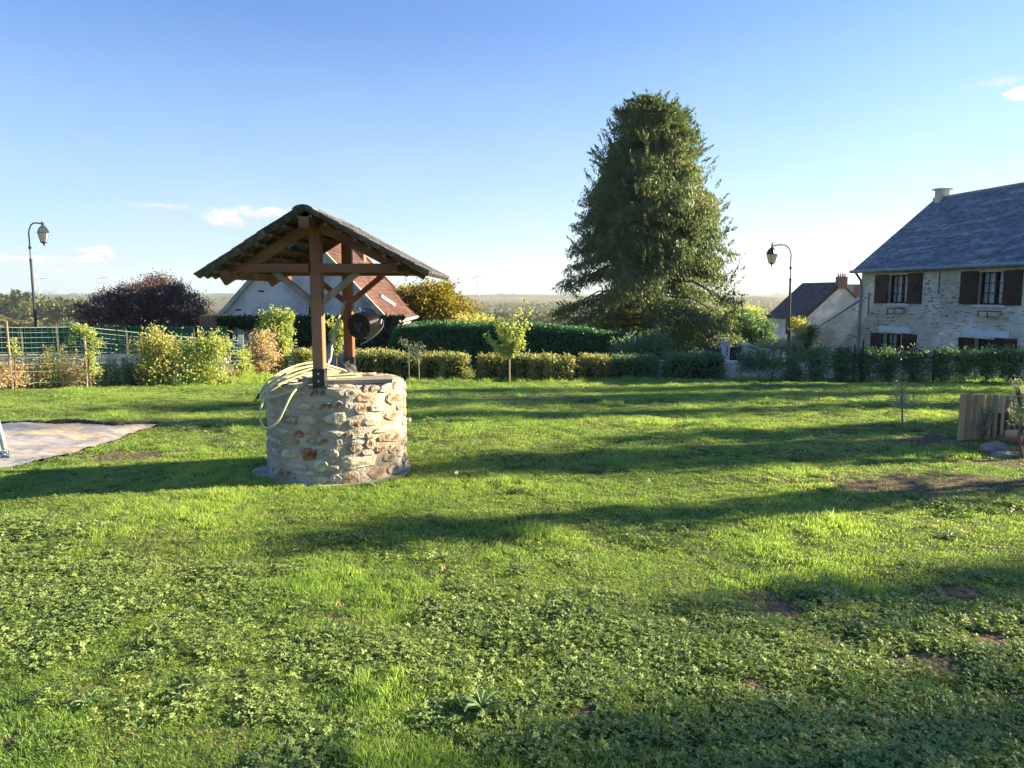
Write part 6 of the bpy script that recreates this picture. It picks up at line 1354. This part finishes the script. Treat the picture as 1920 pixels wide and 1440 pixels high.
# a few dandelion clocks and leafy weeds in the lawn
for i, (px, py) in enumerate([(855, 888), (790, 848), (1215, 903)]):
    c = gp(px, py + 18); z = g1(*c); hd = at(px, py, c[1]); hgt = min(max(hd.z - z, .06), .14)
    o = thing('dandelion_clock', (c[0], c[1], z), ['dandelion seed head nearest the well on the right', 'small white seed head right of the log stool', 'white seed head alone in the middle of the lawn', 'white seed head in the sunny strip below the well', 'low white seed head just right of the well foot', 'tall pale seed stalk on the sunny ridge', 'white seed head far out on the lawn'][i], 'dandelion')
    MB().tube([(c[0], c[1], z), (c[0] + .004, c[1], z + hgt)], .0018, 5).build('stalk', LM['fresh'], o)
    P = unit(rng.normal(size=(90, 3))) * .014 + [c[0] + .004, c[1], z + hgt + .01]; leaves('seed_head', P, P - [c[0], c[1], z + hgt + .01], .010, .006, M['seed'] if 'seed' in M else M.setdefault('seed', mat('seed_fluff', (.75, .74, .7), rough=1)), o)
M['rosette'] = leafmat('broad_weed_leaf', [(.09, .17, .07), (.15, .24, .10), (.24, .32, .16)], trans=.3, nsc=6)
for i, (px, py, r_, lb) in enumerate([(165, 1325, .10, 'blue-green leafy weed rosette in the lower left of the lawn'), (365, 1292, .09, 'grey leafy weed rosette right of the lower left one'), (905, 1335, .14, 'broad grass-leaved weed in the near middle of the lawn'), (1545, 925, .13, 'leafy weed beside the bare earth on the right'), (1780, 1010, .12, 'leafy weed near the right edge of the lawn'), (1290, 800, .16, 'dark dock weed far out in the middle of the lawn'), (390, 800, .16, 'broad weed between the membrane and the well'), (440, 815, .12, 'low weed just left of the well'), (1010, 870, .12, 'dark weed in the middle of the lawn right of the well'), (970, 925, .12, 'dark low weed in the near middle strip')]):
    c = gp(px, py); z = g1(*c); o = thing('weed_rosette', (c[0], c[1], z), lb, 'weed'); q = MB()
    for k in range(24):
        a = k * 2.4 + random.uniform(-.4, .4); l_ = r_ * random.uniform(.35, .85); d_ = Vector((math.cos(a), math.sin(a), 0)); s = Vector((-d_.y, d_.x, 0)); el_ = random.uniform(.15, .8); b0 = Vector((c[0], c[1], z + .01)); w0 = l_ * .11
        vs_ = []
        for (f_, wk) in ((0, .15), (.35, .8), (.7, 1.0), (1, .05)):
            p_ = b0 + d_ * l_ * f_ + Vector((0, 0, l_ * el_ * math.sin(f_ * 2.2) * .6)); vs_ += [p_ - s * w0 * wk + Vector((0, 0, .006)), p_, p_ + s * w0 * wk + Vector((0, 0, .006))]
        q.add(vs_, [(3 * j + m_, 3 * j + m_ + 1, 3 * j + m_ + 4, 3 * j + m_ + 3) for j in range(3) for m_ in (0, 1)])
    q.build('rosette_leaves', M['rosette'], o)

sbk = MB(); xs_ = [at(1801 + i * 12.2, 800, 8.95).x for i in range(0, 19, 2)]; sbk.prism([(xs_[0] + .12, 8.80, -.2), (xs_[-1], 9.25, -.2), (xs_[-1], 9.9, -.2), (xs_[0] + .75, 9.6, -.2)], (0, 0, .40)); so3 = sbk.build('dark_backing', M['soil'], None); so3['kind'] = 'structure'  # soil block added behind the half logs so their gaps read dark
# ------------------------------------------------------------------ unseen trees placed right of the picture, shaped to set the lawn's shadow bands
def side_tree(x, y, w, d, h, zc, lb, n=260, lm_='privet', clear=.0, per=40, sig=.2):
    z0 = g1(x, y); c0 = z0 + clear; H_ = h - clear; lob = [(x, y, c0 + H_ * .30, w * .85, d * .85, H_ * .30), (x, y, c0 + H_ * .55, w, d, H_ * .30), (x, y, c0 + H_ * .8, w * .75, d * .75, H_ * .2)]
    return tree('shade_tree', (x, y, z0), lob, LM[lm_], lb, 'tree', n, per, sig, .12, .08, .07, 14, group='unseen shade trees to the right of the lawn', trunk_top=(x, y, c0 + H_ * .8), shell=(.0, 1))
K_ = 1 / math.tan(SUN_AZ)
for (xt, y0_, w_, d_, h_, cl_, n_, sg_, lb) in [
    (10.0, 7.15, .72, .62, 4.3, 0, 230, .2, 'unseen leafy shade tree level with the well, beyond the right edge'),
    (10.8, 8.30, .66, .55, 3.7, 0, 120, .2, 'short unseen leafy shade tree behind the one level with the well'),
    (9.6, 5.25, .46, .40, 4.6, 0, 50, .16, 'slim thin unseen shade tree nearest the right edge'),
    (13.6, 10.9, 1.1, .85, 8.2, 3.6, 170, .2, 'unseen shade tree with a bare trunk and high crown beyond the right edge'),
    (15.2, 13.5, 1.75, 1.6, 8.6, 0, 480, .3, 'broad tall unseen shade tree in front of the stone house, out of the picture'),
    (20.6, 16.3, 1.8, 1.6, 9.8, 0, 440, .3, 'tallest unseen shade tree before the near gable of the stone house')]:
    side_tree(xt, y0_ + xt * K_, w_, d_, h_, cl_, lb, n_, sig=sg_)
for (xt, y0_, ht, wt, nn_, lb) in [(17.0, 2.2, 6.9, .8, 100, 'nearest of the unseen airy shade trees far to the right'), (18.0, 3.45, 6.6, .55, 85, 'second unseen airy shade tree far to the right'), (16.0, .7, 6.2, .7, 60, 'unseen airy shade tree behind the viewer on the right')]:
    yt = y0_ + xt * K_  # unseen sparse crowns, thinned to half-shade the foreground lawn
    tree('airy_shade_tree', (xt, yt, 0), [(xt, yt, ht * .25, wt * .8, wt * .8, ht * .25), (xt, yt, ht * .55, wt, wt, ht * .3), (xt, yt, ht * .82, wt * .7, wt * .7, ht * .18)], LM['privet'], lb, 'tree', nn_, 40, .2, .12, .08, .07, 12, group='unseen airy shade trees to the right of the lawn', trunk_top=(xt, yt, ht * .85), shell=(0, 1))
# upright shoots above the two yellow shrubs and the tall vine
for nm_, lm_, spots, Y in (('yellow_shrub', 'yellow', [(272, 650), (286, 628), (300, 612), (312, 632), (328, 655), (292, 640), (306, 625)], 18.3), ('yellow_shrub.001', 'fresh', [(350, 640), (366, 628), (380, 618), (395, 622), (410, 628), (418, 650), (388, 635)], 18.6), ('tall_vine', 'fresh', [(505, 585), (518, 575), (532, 580), (545, 592), (498, 600)], 21.8)):
    ob = bpy.data.objects[nm_]; q = MB(); P = []
    for (px, py) in spots:
        for _ in range(3):
            e_ = at(px + random.uniform(-9, 9), py + random.uniform(-8, 12), Y + random.uniform(-.2, .2)); s0 = e_ + Vector((random.uniform(-.12, .12), 0, -random.uniform(.5, .9))); q.tube([s0, e_], [.006, .003], 4)
            for k in range(24): P.append(tuple(s0.lerp(e_, random.uniform(.1, 1.02)) + Vector((random.gauss(0, .035), random.gauss(0, .035), 0))))
    q.build('shoots', M['bark'], ob); leaves('shoot_leaves', np.array(P), rng.normal(size=(len(P), 3)) + [0, 0, .4], .065, .04, LM[lm_], ob)

# ------------------------------------------------------------------ far country
def far_proto(nm, w, h, seed, m):
    r = np.random.default_rng(seed); lobes = [(r.normal() * w * .25, r.normal() * w * .25, h * r.uniform(.45, .8), w * r.uniform(.35, .5), w * r.uniform(.35, .5), h * r.uniform(.2, .3)) for _ in range(5)]
    P, D = clumps(lobes, 70, 12, w * .08, (.5, 1), r); P[:, 2] = np.maximum(P[:, 2], h * .05)
    return P, D
def far_tree(x, y, w, h, k, lb, grp='far trees beyond the valley'):
    o = thing('far_tree', (x, y, g1(x, y) - .3), lb, 'tree', grp); pm_ = FP[k % len(FP)]
    for nm, me in pm_: q = bpy.data.objects.new(nm, me); link(q, o); q.scale = (w, w, h * 1.22)
    return o
FP = []
for k in range(5):
    P, D = far_proto('crown', 1.0, 1.0, 200 + k, None); a = leaves('crown', P, D, .13 * rng.uniform(.6, 1.4, len(P)), .10, LM['far1'] if k < 3 else LM['far2'])
    b_ = MB().tube([(0, 0, -.05), (0, 0, .5)], [.03, .02], 5).build('trunk', M['bark'], None); FP.append([('crown', a.data), ('trunk', b_.data)]); bpy.data.objects.remove(a); bpy.data.objects.remove(b_)
fl = [(-40, 430, 24, 20), (-15, 440, 24, 18), (8, 470, 26, 21), (25, 500, 22, 20), (40, 470, 20, 19), (55, 490, 22, 20), (75, 520, 20, 19), (92, 500, 22, 18), (112, 480, 20, 18), (104, 415, 11, 14.5), (95, 430, 9, 12), (148, 360, 16, 13), (165, 380, 14, 12), (20, 330, 18, 7), (-5, 330, 18, 8), (128, 470, 4, 5),
      (385, 300, 14, 8), (410, 330, 16, 9), (430, 300, 14, 8), (445, 350, 16, 8), (905, 420, 16, 9), (925, 400, 14, 7), (1010, 430, 17, 9.5), (1030, 450, 15, 10), (990, 470, 14, 9), (1045, 380, 16, 8), (960, 500, 18, 9), (880, 350, 14, 8), (940, 560, 20, 10), (1385, 300, 14, 9), (1400, 330, 13, 8), (1420, 300, 13, 8), (1440, 340, 14, 9), (1370, 380, 14, 8)]
for i, (px, Y, w, h) in enumerate(fl):
    x = at(px, 590, Y).x; where = 'at the far left' if px < 60 else 'beside the left lamp' if px < 170 else 'left of the gable house' if px < 500 else 'near the far village' if px < 1100 else 'right of the conifer'
    same = sorted(q[0] for q in fl if (q[0] < 60) == (px < 60) and (60 <= q[0] < 170) == (60 <= px < 170) and (170 <= q[0] < 500) == (170 <= px < 500) and (500 <= q[0] < 1100) == (500 <= px < 1100)); od = ['first', 'second', 'third', 'fourth', 'fifth', 'sixth', 'seventh', 'eighth', 'ninth', 'tenth'][same.index(px)]
    far_tree(x, Y, w, h, i if px < 500 else i + 2, 'hazy valley tree, %s from the left of those %s' % (od, where), 'far trees ' + where)
# woods as masses
def wood(name, spec, lb, lm_):
    P = []; D = []
    for (px0, px1, Y0, Y1, n, w, h) in spec:
        for _ in range(n):
            Y = random.uniform(Y0, Y1); x = at(random.uniform(px0, px1), 580, Y).x; z = g1(x, Y); hh_ = h * random.uniform(.6, 1.2); k = 46
            d = unit(rng.normal(size=(k, 3))); P.append(np.array([x, Y, z + hh_ * .5]) + d * [w / 2, w / 2, hh_ / 2] * rng.uniform(.6, 1, (k, 1))); D.append(d + rng.normal(size=(k, 3)) * .6)
    P = np.concatenate(P); D = np.concatenate(D); o = leaves(name, P, D, rng.uniform(1.2, 3.2, len(P)), rng.uniform(1.0, 2.2, len(P)), lm_, kind='stuff'); o['label'] = lb; o['category'] = 'wood'; return o
wood('far_wood', [(-200, 130, 900, 1300, 130, 16, 13), (-600, 20, 520, 640, 60, 15, 14), (140, 560, 520, 800, 150, 14, 10), (300, 720, 420, 560, 60, 13, 9), (-300, 600, 1300, 2000, 130, 26, 12)], 'dark belt of woodland on the far left valley side', LM['far1'])
wood('far_copse', [(700, 1060, 860, 1150, 170, 15, 12), (700, 900, 560, 800, 60, 14, 10), (985, 1060, 600, 800, 40, 14, 11), (1300, 1700, 420, 1100, 420, 14, 9), (1360, 1460, 1500, 1900, 50, 18, 9), (900, 1080, 1150, 1500, 60, 20, 9), (1300, 1500, 1100, 1600, 120, 22, 12)], 'hazy brown-green woodland on the slope behind the conifer', LM['far2'])
wood('horizon_trees', [(-100, 115, 2600, 2900, 60, 26, 18), (930, 965, 2700, 2900, 10, 22, 9), (130, 235, 2850, 2900, 22, 14, 9), (345, 480, 2750, 2850, 40, 22, 8), (1440, 1530, 2500, 2700, 40, 26, 16), (1180, 1420, 2700, 2900, 30, 20, 9), (-1500, -150, 2500, 2900, 150, 28, 14), (1550, 3000, 2500, 2900, 150, 28, 14)], 'thin line of trees on the horizon', LM['far1'])
# village
VM = [mat('far_wall_cream', (.55, .48, .38)), mat('far_wall_white', (.66, .64, .6)), mat('far_wall_grey', (.42, .4, .38))]
for i, (px, Y, w, h, rot) in enumerate([(932, 720, 10, 5, .2), (944, 760, 9, 4.6, 1.1), (955, 700, 13, 4.5, -.3), (968, 770, 9, 5, .6), (981, 800, 10, 4.5, .1), (1003, 820, 14, 4.5, -.2), (922, 800, 9, 4.5, .9), (938, 690, 8, 4.2, .5), (60, 640, 12, 4, .2), (42, 660, 10, 4, -.2)]):
    x = at(px, 590, Y).x; z = g1(x, Y) - .3; o = thing('village_house', (x, Y, z), ['pale village house lowest in the valley gap', 'village house with a red roof right of the first', 'long low village house in the middle of the valley gap', 'small village house behind the middle one', 'village house right of the middle one', 'pale long building farthest right in the valley gap', 'small village house behind on the left of the gap', 'nearest tiny village house in the valley gap', 'white farmhouse among the trees right of it beyond the left lamp', 'white farmhouse among the trees at the far left'][i], 'house', 'village houses in the valley')
    fr_ = Fr((x, Y), (math.cos(rot), math.sin(rot)), (math.sin(rot), -math.cos(rot))); dpt = 6.5
    w_ = fr_.mb(); w_.box(0, w, -dpt, 0, z, z + h); w_.add([(0, 0, z + h), (0, -dpt, z + h), (0, -dpt / 2, z + h + 2.8)], [(0, 1, 2)]); w_.add([(w, 0, z + h), (w, -dpt, z + h), (w, -dpt / 2, z + h + 2.8)], [(2, 1, 0)]); w_.build('wall', VM[i % 3], o)
    r_ = fr_.mb(); r_.add([(-.3, .4, z + h - .3), (w + .3, .4, z + h - .3), (w + .3, -dpt / 2, z + h + 3.0), (-.3, -dpt / 2, z + h + 3.0)], [(0, 1, 2, 3)]); r_.add([(-.3, -dpt - .4, z + h - .3), (w + .3, -dpt - .4, z + h - .3), (w + .3, -dpt / 2, z + h + 3.01), (-.3, -dpt / 2, z + h + 3.01)], [(3, 2, 1, 0)]); r_.build('roof', M['claytile'] if i % 2 else M['slate_brown'], o)
    for k in (.25, .7): fr_.mb().box(w * k, w * k + 1.0, .02, .06, z + h * .45, z + h * .8).build('window', M['glass'], o)
# wind turbines
for i, (px, py, Y, ang0, ht, lb) in enumerate([(72, 523, 2600, .05, 30, 'white wind turbine on the horizon beside the left lamp post'), (186, 522.5, 2600, -1.9, 30, 'wind turbine half hidden behind the purple plum tree'), (896.5, 517, 2500, 1.57, 33, 'wind turbine on the horizon right of the golden tree')]):
    hb_ = at(px, py, Y); gz_ = g1(hb_.x, Y); o = thing('wind_turbine', (hb_.x, Y, gz_), lb, 'wind turbine', 'wind turbines on the horizon')
    MB().tube([(hb_.x, Y, gz_ - 2), (hb_.x, Y, hb_.z)], [2.4, 1.5], 10).build('tower', M['turb'], o); MB().box(hb_.x - 1.8, hb_.x + 1.8, Y - 4, Y + 5, hb_.z - 1.8, hb_.z + 1.8).build('nacelle', M['turb'], o)
    bl = 34
    for k in range(3):
        a = ang0 + k * 2.0944; d_ = Vector((math.cos(a), 0, math.sin(a))); c = Vector((hb_.x, Y - 5, hb_.z)); MB().tube([c, c + d_ * bl * .3, c + d_ * bl], [1.3, 1.5, .4], 6).build('blade', M['turb'], o)
    MB().lathe((hb_.x, Y - 4, hb_.z), (0, -1, 0), [(2.0, 0), (1.6, 2), (.3, 3.4)], 10).build('hub', M['turb'], o)

# ------------------------------------------------------------------ air
hz_m = bpy.data.materials.new('air_haze'); hz_m.use_nodes = True; t = hz_m.node_tree; t.nodes.remove(t.nodes['Principled BSDF']); pv = N(t, 'ShaderNodeVolumePrincipled'); pv.inputs['Color'].default_value = (.80, .88, 1.0, 1); pv.inputs['Density'].default_value = HAZE; pv.inputs['Anisotropy'].default_value = 0.3
L(t, pv.outputs[0], t.nodes['Material Output'].inputs['Volume'])
if HAZE: hb2 = MB().box(-4700, 4700, -700, 4500, -60, 150).build('haze', hz_m, None); hb2['kind'] = 'stuff'
